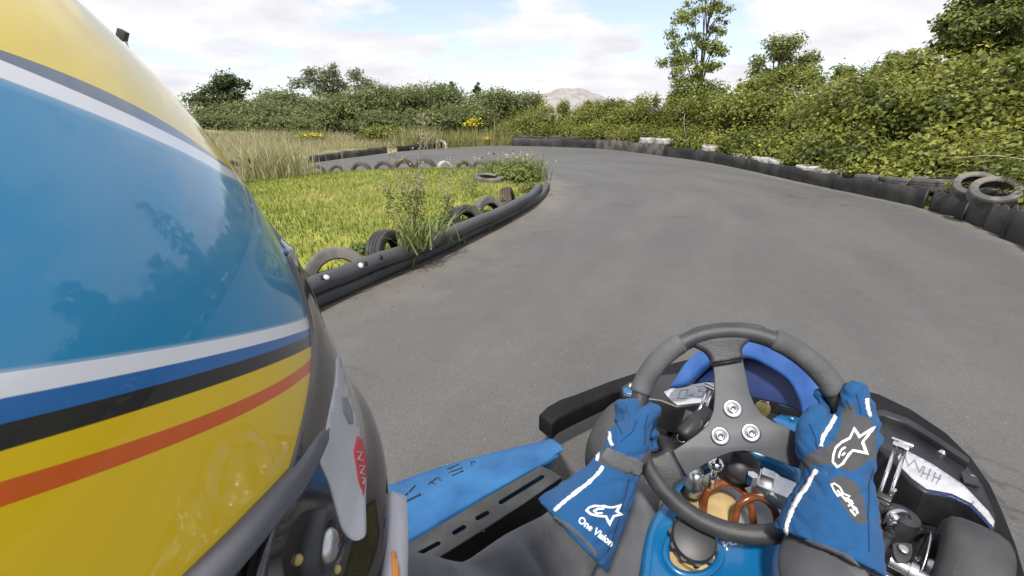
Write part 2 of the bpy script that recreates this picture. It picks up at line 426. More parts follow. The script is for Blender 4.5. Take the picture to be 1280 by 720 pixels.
def sdf_poly(x, y, lp):
    d = 1e9; c = False
    for i in range(len(lp)):
        (x1, y1), (x2, y2) = lp[i-1], lp[i]
        dx, dy = x2-x1, y2-y1; t = max(0, min(1, ((x-x1)*dx+(y-y1)*dy)/(dx*dx+dy*dy+1e-9)))
        d = min(d, math.hypot(x-x1-t*dx, y-y1-t*dy))
        if (y1 > y) != (y2 > y) and x < (x2-x1)*(y-y1)/(y2-y1)+x1: c = not c
    return d if c else -d
def fattr(me, name, vals, dom='POINT'):
    a = me.attributes.new(name, 'FLOAT', dom); a.data.foreach_set('value', np.asarray(vals, dtype=np.float32))

# ------------------------------------------------------------------ leaves (numpy)
def quads_object(name, V, rnd, m, parent=None, loc=None):
    """V: (n,4,3) world quads"""
    off = np.array(wloc(parent) if parent else (loc if loc is not None else (0, 0, 0)))
    n = len(V); me = bpy.data.meshes.new(name)
    me.vertices.add(n*4); me.vertices.foreach_set('co', (V-off).reshape(-1).astype(np.float32))
    me.loops.add(n*4); me.loops.foreach_set('vertex_index', np.arange(n*4, dtype=np.int32))
    me.polygons.add(n); me.polygons.foreach_set('loop_start', np.arange(0, n*4, 4, dtype=np.int32))
    me.update(calc_edges=True)
    fattr(me, 'rnd', np.clip(rnd, 0, 1), 'FACE'); me.materials.append(m)
    o = bpy.data.objects.new(name, me); COL.objects.link(o)
    if parent: o.parent = parent
    elif loc is not None: o.location = loc
    return o
def leaf_quads(C, size, normal, asp=.62):
    n = len(C)
    nn = normal + rng.normal(0, .5, (n, 3)); nn /= np.linalg.norm(nn, axis=1)[:, None]+1e-9
    t = rng.normal(0, 1, (n, 3)); t -= nn*(t*nn).sum(1)[:, None]; t /= np.linalg.norm(t, axis=1)[:, None]+1e-9
    b = np.cross(nn, t); s = (size*(.6+.8*rng.random(n)))[:, None]
    k = nn*s*.12
    return np.stack([C-t*s*.5, C+b*s*asp*.5-k, C+t*s*.5, C-b*s*asp*.5-k], 1)
def cloud(blobs, n, size, shell=.45, clump=.0, upbias=.75):
    """blobs: (cx,cy,cz,rx,ry,rz). Leaves fill the outer part of each blob in clumps; returns quads, rnd"""
    B = np.array(blobs, float); vol = (B[:, 3]*B[:, 4]*B[:, 5])**(2/3); idx = rng.choice(len(B), n, p=vol/vol.sum()); B = B[idx]
    d = rng.normal(0, 1, (n, 3)); d /= np.linalg.norm(d, axis=1)[:, None]
    r = 1-shell*rng.random(n)**1.5
    r *= 1+.10*np.sin(d[:, 0]*7+idx)*np.sin(d[:, 1]*6+2*idx)*np.cos(d[:, 2]*5)+.10*rng.normal(0, 1, n)
    C = B[:, :3]+d*r[:, None]*B[:, 3:]
    nb = d*.8; nb[:, 2] += upbias
    tone = .42+.22*np.sin(C[:, 0]*2.3+1.7*np.sin(C[:, 2]*3.1))*np.sin(C[:, 1]*2.1+C[:, 2]*2.7)
    return leaf_quads(C, np.full(n, size), nb), tone+rng.normal(0, .2, n)
def core(mb, blobs, s=.72, base=None):
    for (x, y, z, a, b, c) in blobs:
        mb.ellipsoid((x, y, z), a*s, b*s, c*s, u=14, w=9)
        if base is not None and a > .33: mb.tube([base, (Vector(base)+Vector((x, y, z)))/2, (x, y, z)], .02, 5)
    return mb
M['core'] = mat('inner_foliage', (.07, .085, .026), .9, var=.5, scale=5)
def blades(C, h, w, lean=.3, seg2=True):
    n = len(C); a = rng.random(n)*6.283; d = np.stack([np.cos(a), np.sin(a), np.zeros(n)], 1)
    side = np.stack([-np.sin(a), np.cos(a), np.zeros(n)], 1)*(w*(.6+.8*rng.random(n)))[:, None]
    hh = (h*(.5+rng.random(n)))[:, None]; up = np.array([0, 0, 1.])
    ln = (rng.random(n)*lean)[:, None]*hh
    m1 = C+up*hh*.55+d*ln*.35; tp = C+up*hh+d*ln
    return np.concatenate([np.stack([C-side, C+side, m1+side*.7, m1-side*.7], 1), np.stack([m1-side*.7, m1+side*.7, tp+side*.1, tp-side*.1], 1)], 0)

# ================================================================== THE SETTING
outer_px = [(1280, 308), (1240, 291), (1160, 263), (1100, 249), (1000, 228), (900, 206), (830, 195.5), (745, 186), (640, 182.5), (560, 185), (500, 190), (420, 200), (330, 213)]
outer_ctrl = [Vector((1.9, -6, 0)), Vector((2.3, -2.5, 0)), Vector((2.9, .3, 0)), Vector((3.6, 2.0, 0))] + [G(*q) for q in outer_px] + [Vector((-6.1, 6.5, 0)), Vector((-7, 3, 0)), Vector((-7.6, -1, 0)), Vector((-7.8, -6, 0))]
OUT = cat_rom(outer_ctrl, 10)
inner_px = [(375, 387), (480, 346), (560, 309), (640, 269), (684, 238)]
INN = cat_rom([Vector((-2.5, -6, 0)), Vector((-2.2, -2, 0)), Vector((-1.75, .8, 0))] + [G(*q) for q in inner_px] + [Vector((.42, 7.9, 0)), G(625, 213.5), G(520, 213), G(400, 219), G(335, 226), Vector((-5.0, 6, 0)), Vector((-5.4, 3, 0)), Vector((-5.7, -2, 0)), Vector((-5.8, -6, 0))], 10)
def seg_dist(pts, path, closed=False):
    A = np.array([(p.x, p.y) for p in path]); Bp = np.roll(A, -1, 0)
    if not closed: A = A[:-1]; Bp = Bp[:-1]
    d = np.full(len(pts), 1e9)
    for a, b in zip(A, Bp):
        ab = b-a; t = np.clip(((pts-a) @ ab)/(ab @ ab+1e-12), 0, 1)
        d = np.minimum(d, np.linalg.norm(pts-(a+t[:, None]*ab), axis=1))
    return d
def in_poly(pts, path):
    A = np.array([(p.x, p.y) for p in path]); c = np.zeros(len(pts), bool)
    for (x1, y1), (x2, y2) in zip(np.roll(A, 1, 0), A):
        k = (y1 > pts[:, 1]) != (y2 > pts[:, 1])
        c ^= k & (pts[:, 0] < (x2-x1)*(pts[:, 1]-y1)/(y2-y1+1e-12)+x1)
    return c
def bank_z(pts):
    o = in_poly(pts, OUT); d = seg_dist(pts, OUT); d = np.where(o, -d, d)
    x, y = pts[:, 0], pts[:, 1]
    side = np.clip((2.5-x)/3.5, 0, 1)*np.clip((y-9)/7, 0, 1)*(.45+.55*np.clip((x+9)/5, 0, 1))
    far = 1-np.clip((d-22)/20, 0, 1)
    h = (.12+1.15*side)*np.clip((d-.35)/6.5, 0, 1)**1.6*far
    h += .05*np.sin(x*1.9+y)*np.clip(d, 0, 1)*np.sin(y*1.3)
    return np.where(d < .25, -.02, h)
# ground sheet out to the horizon
rings = list(np.arange(.5, 34, .5))+[36, 40, 46, 55, 70, 100, 160, 300, 700, 1500]
pts = [(0, 9)]; segs = 120
for r in rings:
    for k in range(segs): pts.append((r*math.cos(2*math.pi*k/segs), 9+r*math.sin(2*math.pi*k/segs)))
pa = np.array(pts, float); z = bank_z(pa)
F = [(0, 1+k, 1+(k+1) % segs) for k in range(segs)]
for i in range(len(rings)-1):
    for k in range(segs):
        a = 1+i*segs+k; b = 1+i*segs+(k+1) % segs
        F.append((a, a+segs, b+segs, b))
tag(mesh('ground', [(x, y, zz) for (x, y), zz in zip(pts, z)], F, M['bank']), kind='structure')
def ground_z(x, y): return float(bank_z(np.array([[x, y]], float))[0])

v, f = fill2([(p.x, p.y) for p in OUT], .22)
road = mesh('road', [(x, y, .004) for x, y in v], f, M['asphalt'])
pv = np.array(v); fattr(road.data, 'edge', np.minimum(seg_dist(pv, INN)*1.0, seg_dist(pv, OUT)*2.2+.1)); tag(road, kind='structure')
lv = np.column_stack([seg_dist(pv, INN)*1.9, np.arctan2(pv[:, 1]-6.0, pv[:, 0]+2.2)*2.2, np.zeros(len(pv))]).astype(np.float32)
la = road.data.attributes.new('lane', 'FLOAT_VECTOR', 'POINT'); la.data.foreach_set('vector', lv.reshape(-1))
# island: soil lip, then lawn
v, f = fill2([(p.x, p.y) for p in INN], .22)
pv = np.array(v); de = seg_dist(pv, INN)
LAWNH = lambda d: .012+.09*np.clip((d-.12)/.6, 0, 1)
tag(mesh('lawn', [(x, y, hh) for (x, y), hh in zip(v, LAWNH(de))], f, M['lawn']), kind='structure')
# dark soil strip beside the pipes
strip = cat_rom([G(x, y) for x, y in [(350, 402), (400, 381), (480, 349), (560, 313), (640, 273), (688, 243)]], 8)
V = []
for i, p in enumerate(strip):
    t = (strip[min(i+1, len(strip)-1)]-strip[max(i-1, 0)]).normalized(); nn = Vector((t.y, -t.x, 0))
    w = .045+.035*math.sin(i*1.1)+.02*math.sin(i*2.9)
    V += [p-nn*.12+Vector((0, 0, .014)), p+nn*w+Vector((0, 0, .008))]
tag(mesh('soil_strip', V, [(2*i, 2*i+1, 2*i+3, 2*i+2) for i in range(len(strip)-1)], M['soil']), kind='structure')

# lawn grass
n = 95000
q = np.stack([rng.uniform(-5.8, .7, n), rng.uniform(-1.5, 9.3, n)], 1)
q = q[in_poly(q, INN)]; d = seg_dist(q, INN); q = q[d > .12]; d = d[d > .12]
keep = rng.random(len(q)) < np.clip(5.5/q[:, 1], .35, 1); q = q[keep]; d = d[keep]
C = np.column_stack([q, LAWNH(d)-.004])
Qd = blades(C, .042, .0048, .9)
tone = .45+.16*np.sin(q[:, 0]*.9+q[:, 1]*.5)+.14*np.sin(q[:, 1]*1.3-q[:, 0]*.4)+.22*np.sin(q[:, 0]*2.2+np.sin(q[:, 1]*1.7)*1.5)*np.sin(q[:, 1]*2.6)+rng.normal(0, .22, len(q))
tag(quads_object('lawn_grass', Qd, np.tile(tone, 2), M['grass']), kind='stuff')
# tall dry grass on the left-hand bank
def tall_grass(name, poly_px_xy, n, h, w, m, lean=.6):
    P2 = np.array(poly_px_xy, float); q = np.stack([rng.uniform(P2[:, 0].min(), P2[:, 0].max(), n), rng.uniform(P2[:, 1].min(), P2[:, 1].max(), n)], 1)
    q = q[in_poly(q, [Vector((a, b, 0)) for a, b in poly_px_xy])]
    C = np.column_stack([q, bank_z(q)]); tone = .5+.3*np.sin(q[:, 0]*1.1)*np.sin(q[:, 1]*.9)+rng.normal(0, .2, len(q))
    return tag(quads_object(name, blades(C, h, w, lean), np.tile(tone, 2), m), kind='stuff')
tall_grass('dry_grass', [(-5.5, 15.3), (-6.3, 12), (-6.9, 9.3), (-7.4, 6), (-9.5, 6), (-11.5, 12), (-9, 18), (-4.2, 17.5), (-3.4, 16)], 46000, .19, .006, M['drygrass'])
tall_grass('bank_grass', [(-3.5, 15.8), (-1.5, 17.8), (.3, 18.4), (2.2, 18.2), (3.2, 20), (2.5, 24), (-4, 24), (-7, 21), (-5.5, 17)], 40000, .42, .010, M['bankgrass'])
tall_grass('verge_grass', [(5.0, 4.0), (5.4, 5.5), (5.4, 8), (4.9, 13), (3.7, 17), (4.3, 17), (5.6, 13), (6, 8), (6.1, 5), (5.2, 3.4)], 5000, .22, .007, M['bankgrass'])

# loose grit along the edges of the road
gv = []; gf = []
for path, sgn, n_ in ((INN, 1, 380), (OUT, -1, 260)):
    for k in range(n_):
        i = random.randrange(20, len(path)-20); a, b_ = path[i], path[i+1]; t_ = (b_-a).normalized(); nn_ = Vector((t_.y, -t_.x, 0))
        if sgn < 0: nn_ = -nn_
        q = a.lerp(b_, random.random())+nn_*(abs(random.gauss(0, .22))+.05)
        if q.y < 1.5 or q.y > 13: continue
        r_ = random.uniform(.002, .0065); k0 = len(gv)
        for d_ in ((1, 0, 0), (-1, 0, 0), (0, 1, 0), (0, -1, 0), (0, 0, .8), (0, 0, -.5)): gv.append(q+Vector((d_[0]*r_*random.uniform(.6, 1.3), d_[1]*r_*random.uniform(.6, 1.3), .006+d_[2]*r_)))
        gf += [(k0+x, k0+y, k0+z) for x, y, z in ((0, 2, 4), (2, 1, 4), (1, 3, 4), (3, 0, 4), (2, 0, 5), (1, 2, 5), (3, 1, 5), (0, 3, 5))]
tag(mesh('grit', gv, gf, M['soil'], smooth=False), kind='stuff')
# distant gravel heap
gv = []; gf = []; gc = Vector((5.2, 60, 0))
for i in range(22):
    for k in range(48):
        r = i/21; a = 2*math.pi*k/48
        rx, ry = 12*r*(1+.12*math.sin(3*a+1)), 9*r
        h = 4.9*(1-r**1.6)*(1+.06*math.sin(5*a)*r)+.22*math.sin(rx*math.cos(a)*1.1)*math.sin(a*4+r*9)*(r < .98)
        gv.append((gc.x+rx*math.cos(a)+2.5*(1-r), gc.y+ry*math.sin(a), max(h, 0)-.3))
for i in range(21):
    for k in range(48): gf.append((i*48+k, i*48+(k+1) % 48, (i+1)*48+(k+1) % 48, (i+1)*48+k))
tag(mesh('gravel_mound', gv, gf, M['gravel']), kind='structure')

# ------------------------------------------------------------------ tyres
def tyre_mesh(name, m, R=.27, W=.17, seg=40):
    r = R*.62; b = MB()
    prof = [(r, -W*.36), (r+.012, -W*.46), (R*.86, -W*.5), (R*.955, -W*.45), (R*.985, -W*.36)]
    for g in (-.22, -.02, .20):
        prof += [(R, W*(g-.07)), (R, W*g), (R-.009, W*(g+.012)), (R-.009, W*(g+.035)), (R, W*(g+.047))]
    prof += [(R*.985, W*.36), (R*.955, W*.45), (R*.86, W*.5), (r+.012, W*.46), (r, W*.36)]
    prof += [(r+.006, W*.30), (R*.88, W*.40), (R*.93, 0), (R*.88, -W*.40), (r+.006, -W*.30)]
    b.lathe(prof, (0, 0, 0), (0, 0, 1), seg, closed=True)
    me = bpy.data.meshes.new(name); me.from_pydata([tuple(x) for x in b.v], [], b.f); me.update()
    bm = bmesh.new(); bm.from_mesh(me); bmesh.ops.recalc_face_normals(bm, faces=bm.faces); bm.to_mesh(me); bm.free()
    me.polygons.foreach_set('use_smooth', [True]*len(me.polygons)); me.set_sharp_from_angle(angle=rad(38)); me.materials.append(m); return me
TM = {k: tyre_mesh('tyre_'+k, M[k]) for k in ('oldtyre', 'greytyre', 'browntyre', 'whitetyre')}
def tyre(kind, loc, axis, label, group, s=1.0):
    o = bpy.data.objects.new('tyre', TM[kind]); COL.objects.link(o); o.location = loc
    ax = Vector(axis).normalized(); q = Vector((0, 0, 1)).rotation_difference(ax); o.rotation_euler = q.to_euler(); o.scale = (s, s, s)
    return tag(o, label, 'tyre', group)
# island: half-buried upright tyres behind the two pipes
g = 'tyres half buried along the pipe edged side of the island'
def along(px, py, back, z):  # a little inside the island from the pipe
    p = G(px, py); return Vector((p.x, p.y, z))
tyre('browntyre', along(352, 372, 0, .01), (.75, -.6, .1), 'brown half buried tyre next to the helmet edge, in front of the lawn', g, .74)
tyre('greytyre', along(424, 352, 0, .02), (.45, -.85, .25), 'pale dusty half buried tyre with a wide face behind the start of the two pipes', g, .78)
tyre('oldtyre', along(486, 325, 0, .03), (.93, -.30, .12), 'dark half buried tyre with a rusty brown inside, left of the tall dry weed', g, .76)
tyre('greytyre', along(536, 303, 0, -.03), (.8, -.5, .1), 'grey tyre almost hidden by the spiky weed on the pipes', g, .72)
tyre('oldtyre', along(583, 284, 0, .00), (.75, -.6, .35), 'blackest half buried tyre on the island, right of the spiky weed', g, .82)
tyre('greytyre', along(612, 271, 0, .00), (.7, -.7, .3), 'grey brown half buried tyre between the blackest one and the brown leaning one', g, .82)
tyre('browntyre', along(637, 260, 0, .03), (.95, -.1, .25), 'brown leaning tyre nearest the weedy tip of the island', g, .82)
tyre('greytyre', G(610, 227, .10)+Vector((0, 0, .02)), (.08, -.1, 1), 'grey tyre lying flat in the grass before the far row', 'flat island tyres', .85)
g = 'row of half buried tyres along the far side of the island'
ords = ['first', 'second', 'third', 'fourth', 'fifth', 'sixth', 'seventh', 'eighth', 'ninth', 'tenth']
for i, (x, y, k, s) in enumerate([(397, 219.5, 'browntyre', .62), (422, 218.5, 'browntyre', .56), (452, 217, 'oldtyre', .72), (480, 215.5, 'oldtyre', .70), (505, 214.5, 'browntyre', .85), (532, 214, 'oldtyre', .85), (556, 213.5, 'whitetyre', .62), (580, 213.5, 'browntyre', .64), (600, 214, 'oldtyre', .66), (618, 215, 'oldtyre', .72)]):
    p = G(x, y); c = {'browntyre': 'brown', 'oldtyre': 'dark', 'whitetyre': 'white painted'}[k]
    tyre(k, (p.x, p.y, .035), (.35+.25*math.sin(i*2.1), -.9, .1*math.sin(i)), f'{ords[i]} tyre from the left, {c}, in the half buried far row of the island', g, s)

# ------------------------------------------------------------------ two stacked pipes edging the island
def pipe(name, px, z, r, label, bolts, holes):
    t = thing(name, label, 'pipe', tuple(Vector((px[2].x, px[2].y, 0))), 'pipes edging the island')
    path = [p+Vector((0, 0, z+.004*math.sin(i*.6))) for i, p in enumerate(cat_rom(px, 10))]
    b = MB().tube(path, r, 14); o = b.build('pipe_run', M['pipe'], t)
    bv = bvh_of(o)
    for (x, y) in bolts:
        h, nn = cast(bv, x, y)
        if h is None: continue
        if nn.dot(ray(x, y)) > 0: nn = -nn
        MB().lathe([(.017, -.004), (.017, .006), (.012, .010), (0, .011)], h, nn, 12).build('bolt', M['wire'], t)
    for (x, y) in holes:
        h, nn = cast(bv, x, y)
        if h is None: continue
        if nn.dot(ray(x, y)) > 0: nn = -nn
        MB().lathe([(.016, -.004), (.016, .0015), (0, .0015)], h, nn, 12).build('drilled_hole', M['black_print'], t)
lo = [G(x, y, .05) for x, y in [(330, 409), (375, 385), (460, 347), (545, 311), (640, 266), (674, 246), (684, 232)]]
hi = [G(x, y, .15) for x, y in [(320, 392), (375, 364), (450, 333.5), (535, 303), (630, 262), (664, 244), (674, 232)]]
pipe('conduit_pipe', [Vector((p.x, p.y, 0)) for p in lo], .05, .048, 'lower dark pipe lying on the ground along the island edge', [], [(388, 369), (462, 342), (478, 335)])
pipe('conduit_pipe', [Vector((p.x, p.y, 0)) for p in hi], .145, .052, 'upper grey pipe with white bolts resting above the ground pipe', [(377, 360), (408, 347), (451, 332)], [(384, 354), (402, 347), (457, 329.5), (476, 322)])

# ------------------------------------------------------------------ belting barriers round the outside
OA = np.array([(p.x, p.y) for p in OUT])
def out_at_px(px):      # index on the outer curve whose projected x is PX (far side only)
    best = None
    for i, p in enumerate(OUT):
        if p.y < .5 or (Vector(p)-CAM).dot(AF) < .3: continue
        e = abs(proj(p)[0]-px)
        if best is None or e < best[0]: best = (e, i)
    return best[1]
def out_frame(i):
    a = OUT[max(i-1, 0)]; b = OUT[min(i+1, len(OUT)-1)]; t = (b-a).normalized(); nn = Vector((t.y, -t.x, 0))
    return OUT[i], t, nn
def belting(x0, x1, h0, h1, m, label, off=0.0, flare=.0, wav=.012):
    # walk along the curve between the two pixel columns
    i0, i1 = out_at_px(x0), out_at_px(x1)
    rng_i = list(range(min(i0, i1), max(i0, i1)+1))
    if i0 > i1: rng_i = rng_i[::-1]
    base = [out_frame(i)[0] for i in rng_i]; nrm = [out_frame(i)[2] for i in rng_i]
    if len(base) < 3: base = [base[0]+(base[-1]-base[0])*k/4 for k in range(5)]; nrm = [nrm[0]]*5
    cc = cat_rom(base, 4); nn = [nrm[min(int(k/4), len(nrm)-1)] for k in range(len(cc))]
    V = []; n = len(cc)
    for k in range(n):
        u = k/(n-1); h = (h0+(h1-h0)*u)*(1+.05*math.sin(k*.31+x0)+.035*math.sin(k*.73+x0*.3)+.02*math.sin(k*1.9)); w = off+wav*math.sin(k*.27+x0)
        w -= flare*max(0, 1-u*5)+flare*max(0, 1-(1-u)*5)
        b = cc[k]-nn[k]*w*-1
        for (dw, z) in ((0, 0), (-.012, h*.5), (0, h-.01), (.012, h), (.024, h-.01), (.03, 0)):
            V.append(b+nn[k]*dw+Vector((0, 0, z)))
    Fq = [(6*k+j, 6*(k+1)+j, 6*(k+1)+j+1, 6*k+j+1) for k in range(n-1) for j in range(5)]
    Fq += [tuple(range(6)), tuple(6*(n-1)+j for j in range(6))[::-1]]
    return tag(mesh('belting_barrier', V, Fq, m, loc=tuple(cc[0])), label, 'barrier', 'belting barriers round the track')
belting(1318, 1259, .30, .28, M['belt'], 'nearest black belting barrier cut off by the right photo edge', -.03, .03)
belting(1262, 1230, .27, .25, M['belt'], 'scuffed belting section under the leaning upright tyres at the right', 0, .04)
belting(1234, 1194, .25, .23, M['belt'], 'curled belting section left of the upright tyres, below the dead plants', .03, .03)
belting(1200, 1160, .23, .23, M['belt'], 'short belting section with curled rim, right of the gap in the barrier', .05, .04)
belting(1156, 1042, .235, .205, M['belt'], 'black belting ending at the gap, with grey tyres behind it', 0, .02)
belting(1044, 930, .21, .225, M['belt'], 'black belting with white tyre tops, below the bushy mid hedge', .012)
belting(932, 831, .235, .29, M['belt'], 'black belting that meets the brown belting beside two white tyres', 0, .02)
belting(829, 746, .32, .32, M['beltbrown'], 'dusty brown belting with two white tyres lying on it', 0)
belting(744, 640, .32, .31, M['belt'], 'far dark belting before the row of four flat black tyres', 0)
belting(560, 498, .18, .18, M['belt'], 'low far belting on the left of the yellow ragwort', .1)
belting(484, 385, .20, .17, M['beltbrown'], 'long low brown black belting in front of the dry grass', .05)
def out_tyre(kind, px, back, z, label, group, s=1.0, tilt=(0, 0, 1)):
    p, t, nn = out_frame(out_at_px(px)); i = out_at_px(px)
    # refine between samples
    for j in (i-1, i+1):
        if 0 <= j < len(OUT):
            x0, x1 = proj(OUT[i])[0], proj(OUT[j])[0]
            if abs(x1-x0) > 1 and 0 <= (px-x0)/(x1-x0) <= 1: p = OUT[i]+(OUT[j]-OUT[i])*((px-x0)/(x1-x0)); break
    q = p+nn*back; return tyre(kind, (q.x, q.y, z), tilt, label, group, s)
g = 'tyres stacked behind the belting'
W2 = .085
for px, lab in [(652, 'leftmost of the four flat black tyres on the far belting'), (668, 'second from the left of the four flat black tyres on the far belting'), (688, 'third from the left of the four flat black tyres on the far belting'), (708, 'rightmost of the four flat black tyres on the far belting')]:
    out_tyre('oldtyre', px, .34, .29, lab, g, 1.0); 
out_tyre('browntyre', 760, .34, .36, 'brown flat tyre at the left end of the brown belting', g, 1.0)
out_tyre('whitetyre', 797, .34, .37, 'left one of two white tyres lying flat on the brown belting', g, 1.0)
out_tyre('whitetyre', 816, .34, .38, 'right one of two white tyres lying flat on the brown belting', g, 1.0)
for px, lab, z, k in [(871, 'white tyre standing highest above the black belting, beside a pale cane', .31, 'whitetyre'), (907, 'greyed white tyre half under bramble leaves behind the belting', .215, 'whitetyre'), (931, 'white tyre edge right of the leaf covered one', .20, 'whitetyre'), (951, 'white tyre edge above the middle of the black belting', .19, 'whitetyre'),
                   (985, 'white tyre edge below the yellowest bramble leaves', .185, 'whitetyre'), (1012, 'long white tyre edge left of the grey tyres', .175, 'whitetyre'), (1062, 'dirty white tyre lying beside the curled belting end', .18, 'greytyre'), (1098, 'dirty grey tyre lying flat left of the holed tyre', .22, 'greytyre'), (1130, 'grey tyre with open black hole at the belting end', .25, 'greytyre'), (1172, 'small grey tyre lying right of the barrier gap', .22, 'greytyre')]:
    out_tyre(k, px, .33, z, lab, g, .80 if k == 'whitetyre' else .95, (.05*math.sin(px), .06*math.cos(px), 1))
p = G(1217, 241, .28); tyre('greytyre', (p.x+.05, p.y+.06, .335), (-.38, -.45, .80), 'rear one of the two grey tyres leaning upright on the right barrier', g, .68)
p = G(1240, 250, .26); tyre('greytyre', (p.x+.05, p.y+.05, .325), (-.36, -.40, .84), 'front one of the two grey tyres leaning upright on the right barrier', g, .72)
out_tyre('greytyre', 1283, .25, .25, 'grey tyre lying flat at the right photo edge', g, .95)
for px, lab, k, z in [(306, 'pale tyre at the far left end of the outer barrier', 'greytyre', .10), (332, 'larger pale topped tyre on the far left road edge', 'greytyre', .10), (357, 'pale topped tyre beside the brown belting in dry grass', 'greytyre', .12)]:
    out_tyre(k, px, .3, z, lab, 'old tyres at the far left', 1.0, (.2, -.25, .95))
out_tyre('browntyre', 344, .12, .05, 'mud brown tyre sunk before the pale topped pair', 'old tyres at the far left', .9, (.2, -.9, .3))
out_tyre('whitetyre', 553, .1, .06, 'half buried white tyre arch at the far edge of the road', 'half buried outer tyres', .9, (.1, -1, .1))

# ================================================================== VEGETATION
def bush(name, label, cat, group, base, blobs, n, size, m, twigs=4, corescale=.36, shell=.5, stem=True):
    t = thing(name, label, cat, base, group)
    q, r = cloud(blobs, n, size, shell); o = quads_object('foliage', q, r, m, t)
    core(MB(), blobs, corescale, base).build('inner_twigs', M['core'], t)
    if stem:
        b = MB()
        for k in range(twigs):
            bl = random.choice(blobs); a = random.random()*6.28
            p0 = Vector(base)+Vector((.3*math.cos(a)*bl[3], .3*math.sin(a)*bl[4], 0)); p2 = Vector((bl[0]+bl[3]*.7*math.cos(a), bl[1]+bl[4]*.7*math.sin(a), bl[2]+bl[5]*.8))
            b.tube(cat_rom([p0, (p0+p2)/2+Vector((.1*math.sin(a), .1, .15)), p2], 5), [.014]*5+[.010]*5+[.006], 6)
        b.build('stem', M['bark'], t)
    return t
hl = ['bushy bramble thicket at the right photo edge above the leaning tyres', 'bramble bush with bright yellow leaves behind the curled belting section', 'bramble bush behind the grey holed tyre, right of the yellowest leaves',
      'bramble bush above the dirty white tyre, low and light green', 'bramble bush in the middle of the right hedge behind the long white tyre edge', 'tall bramble bush below the round topped tree', 'bramble bush below the slender birch, right of the pale cane',
      'bramble bush above the two white tyres on the brown belting', 'sloping bramble bush right of the gravel heap', 'bramble bush right of the four flat black tyres, below the heap edge', 'far bramble bush behind the four flat black tyres', 'last bramble bush below the gravel heap, next to the yellow ragwort']
# along the outer curve: pixel column, distance behind, height above ground
hedge = [(1300, 1.5, 1.52), (1215, 1.7, 1.50), (1130, 1.8, 1.52), (1050, 1.9, 1.68), (985, 1.9, 1.78), (925, 2.0, 1.88), (868, 2.1, 2.0), (812, 2.2, 1.95), (765, 2.3, 1.75), (740, 2.2, 1.62), (715, 2.2, 1.5), (672, 2.0, 1.45)]
for i, (px, back, h) in enumerate(hedge):
    p, t, nn = out_frame(out_at_px(px)); c = p+nn*back; D = c.length
    sp = 1.5 if i < 7 else 1.9
    blobs = []
    for k in range(15):
        a = (-1+2*(k+random.random())/15)*sp; bk = random.uniform(-.75, .9); hh = (random.uniform(.82, 1.03) if k % 2 else random.uniform(.4, .85))*h
        rr = random.uniform(.5, .75)
        blobs.append((c.x+t.x*a+nn.x*bk, c.y+t.y*a+nn.y*bk, max(.25, hh-rr*.75), rr*1.05, rr*1.05, rr*.85))
    for k in range(5):   # low front skirt
        a = (-1+k*.5)*sp+random.uniform(-.2, .2); bk = -back+.62+random.uniform(-.12, .25); rr = random.uniform(.38, .52)
        blobs.append((c.x+t.x*a+nn.x*bk, c.y+t.y*a+nn.y*bk, random.uniform(.25, .5), rr, rr, rr))
    for k in range(14):   # top shoots
        a = random.uniform(-1, 1)*sp; bk = random.uniform(-.2, .8); rr = random.uniform(.10, .30)
        blobs.append((c.x+t.x*a+nn.x*bk, c.y+t.y*a+nn.y*bk, h-rr*.4+random.uniform(-.05, .14), rr, rr, rr*1.2))
    near = D < 9
    bush('bramble_bush', hl[i], 'bush', 'bramble hedge behind the right-hand barrier', (c.x, c.y, 0), blobs, 34000 if near else 22000, .055 if near else .075, M['bramble'], 8 if near else 3)
# brambles on the left bank
ll = ['dull bramble mass at the far left of the bank, right of the dark tree', 'bramble mass below the pale willow bush on the left bank', 'bramble mass in the middle of the left bank, above the yellow flower', 'broad bramble mass right of the willow bush on the bank', 'bramble mass on the bank below the two small conifers', 'bramble mass at the right end of the left bank, beside the gravel heap', 'low olive bush on the bank between the ragwort and the gravel heap']
for i, (px, top, Y, wd) in enumerate([(335, 122, 20, 2.6), (385, 110, 22, 2.8), (436, 106, 21, 2.4), (486, 103, 22, 2.6), (548, 101, 23, 2.8), (616, 110, 24, 2.4), (555, 128, 20.5, 1.8)]):
    q = YD(px, top, Y); gz = ground_z(q.x, q.y); h = q.z-gz; blobs = []
    for k in range(16):
        rr = random.uniform(.6, .95); a = random.uniform(-1, 1)*wd; hh = (1-.7*random.random()**1.7)*h*(1-.12*abs(a)/wd)
        blobs.append((q.x+a, q.y+random.uniform(-1.1, 1), gz+max(.3, hh-rr*.7), rr*1.15, rr, rr*.8))
    bush('bramble_bush', ll[i], 'bush', 'brambles on the left bank', (q.x, q.y, gz), blobs, 12000, .12, M['bramble2'], 2)
for i, (px, top, Y, wd) in enumerate([(300, 148, 17.0, 1.7), (348, 143, 17.8, 1.7), (402, 139, 18.2, 1.7), (455, 137, 18.6, 1.7), (505, 136, 19.2, 1.6)]):
    q = YD(px, top, Y); gz = ground_z(q.x, q.y); h = q.z-gz; blobs = []
    for k in range(10):
        rr = random.uniform(.35, .6); a = random.uniform(-1, 1)*wd
        blobs.append((q.x+a, q.y+random.uniform(-.7, .7), gz+max(.15, (1-.8*random.random())*h-rr*.7), rr*1.15, rr, rr*.8))
    bush('bramble_bush', ['lowest bramble bush in front of the dark tree, above the dry grass', 'low bramble bush above the dry grass, second from the helmet', 'low bramble bush above the dry grass behind the left yellow flower', 'low bramble bush on the bank behind the small yellow green bush', 'low bramble bush behind the tall dry weed'][i], 'bush', 'brambles on the left bank', (q.x, q.y, gz), blobs, 7000, .10, M['bramble2'], 2)
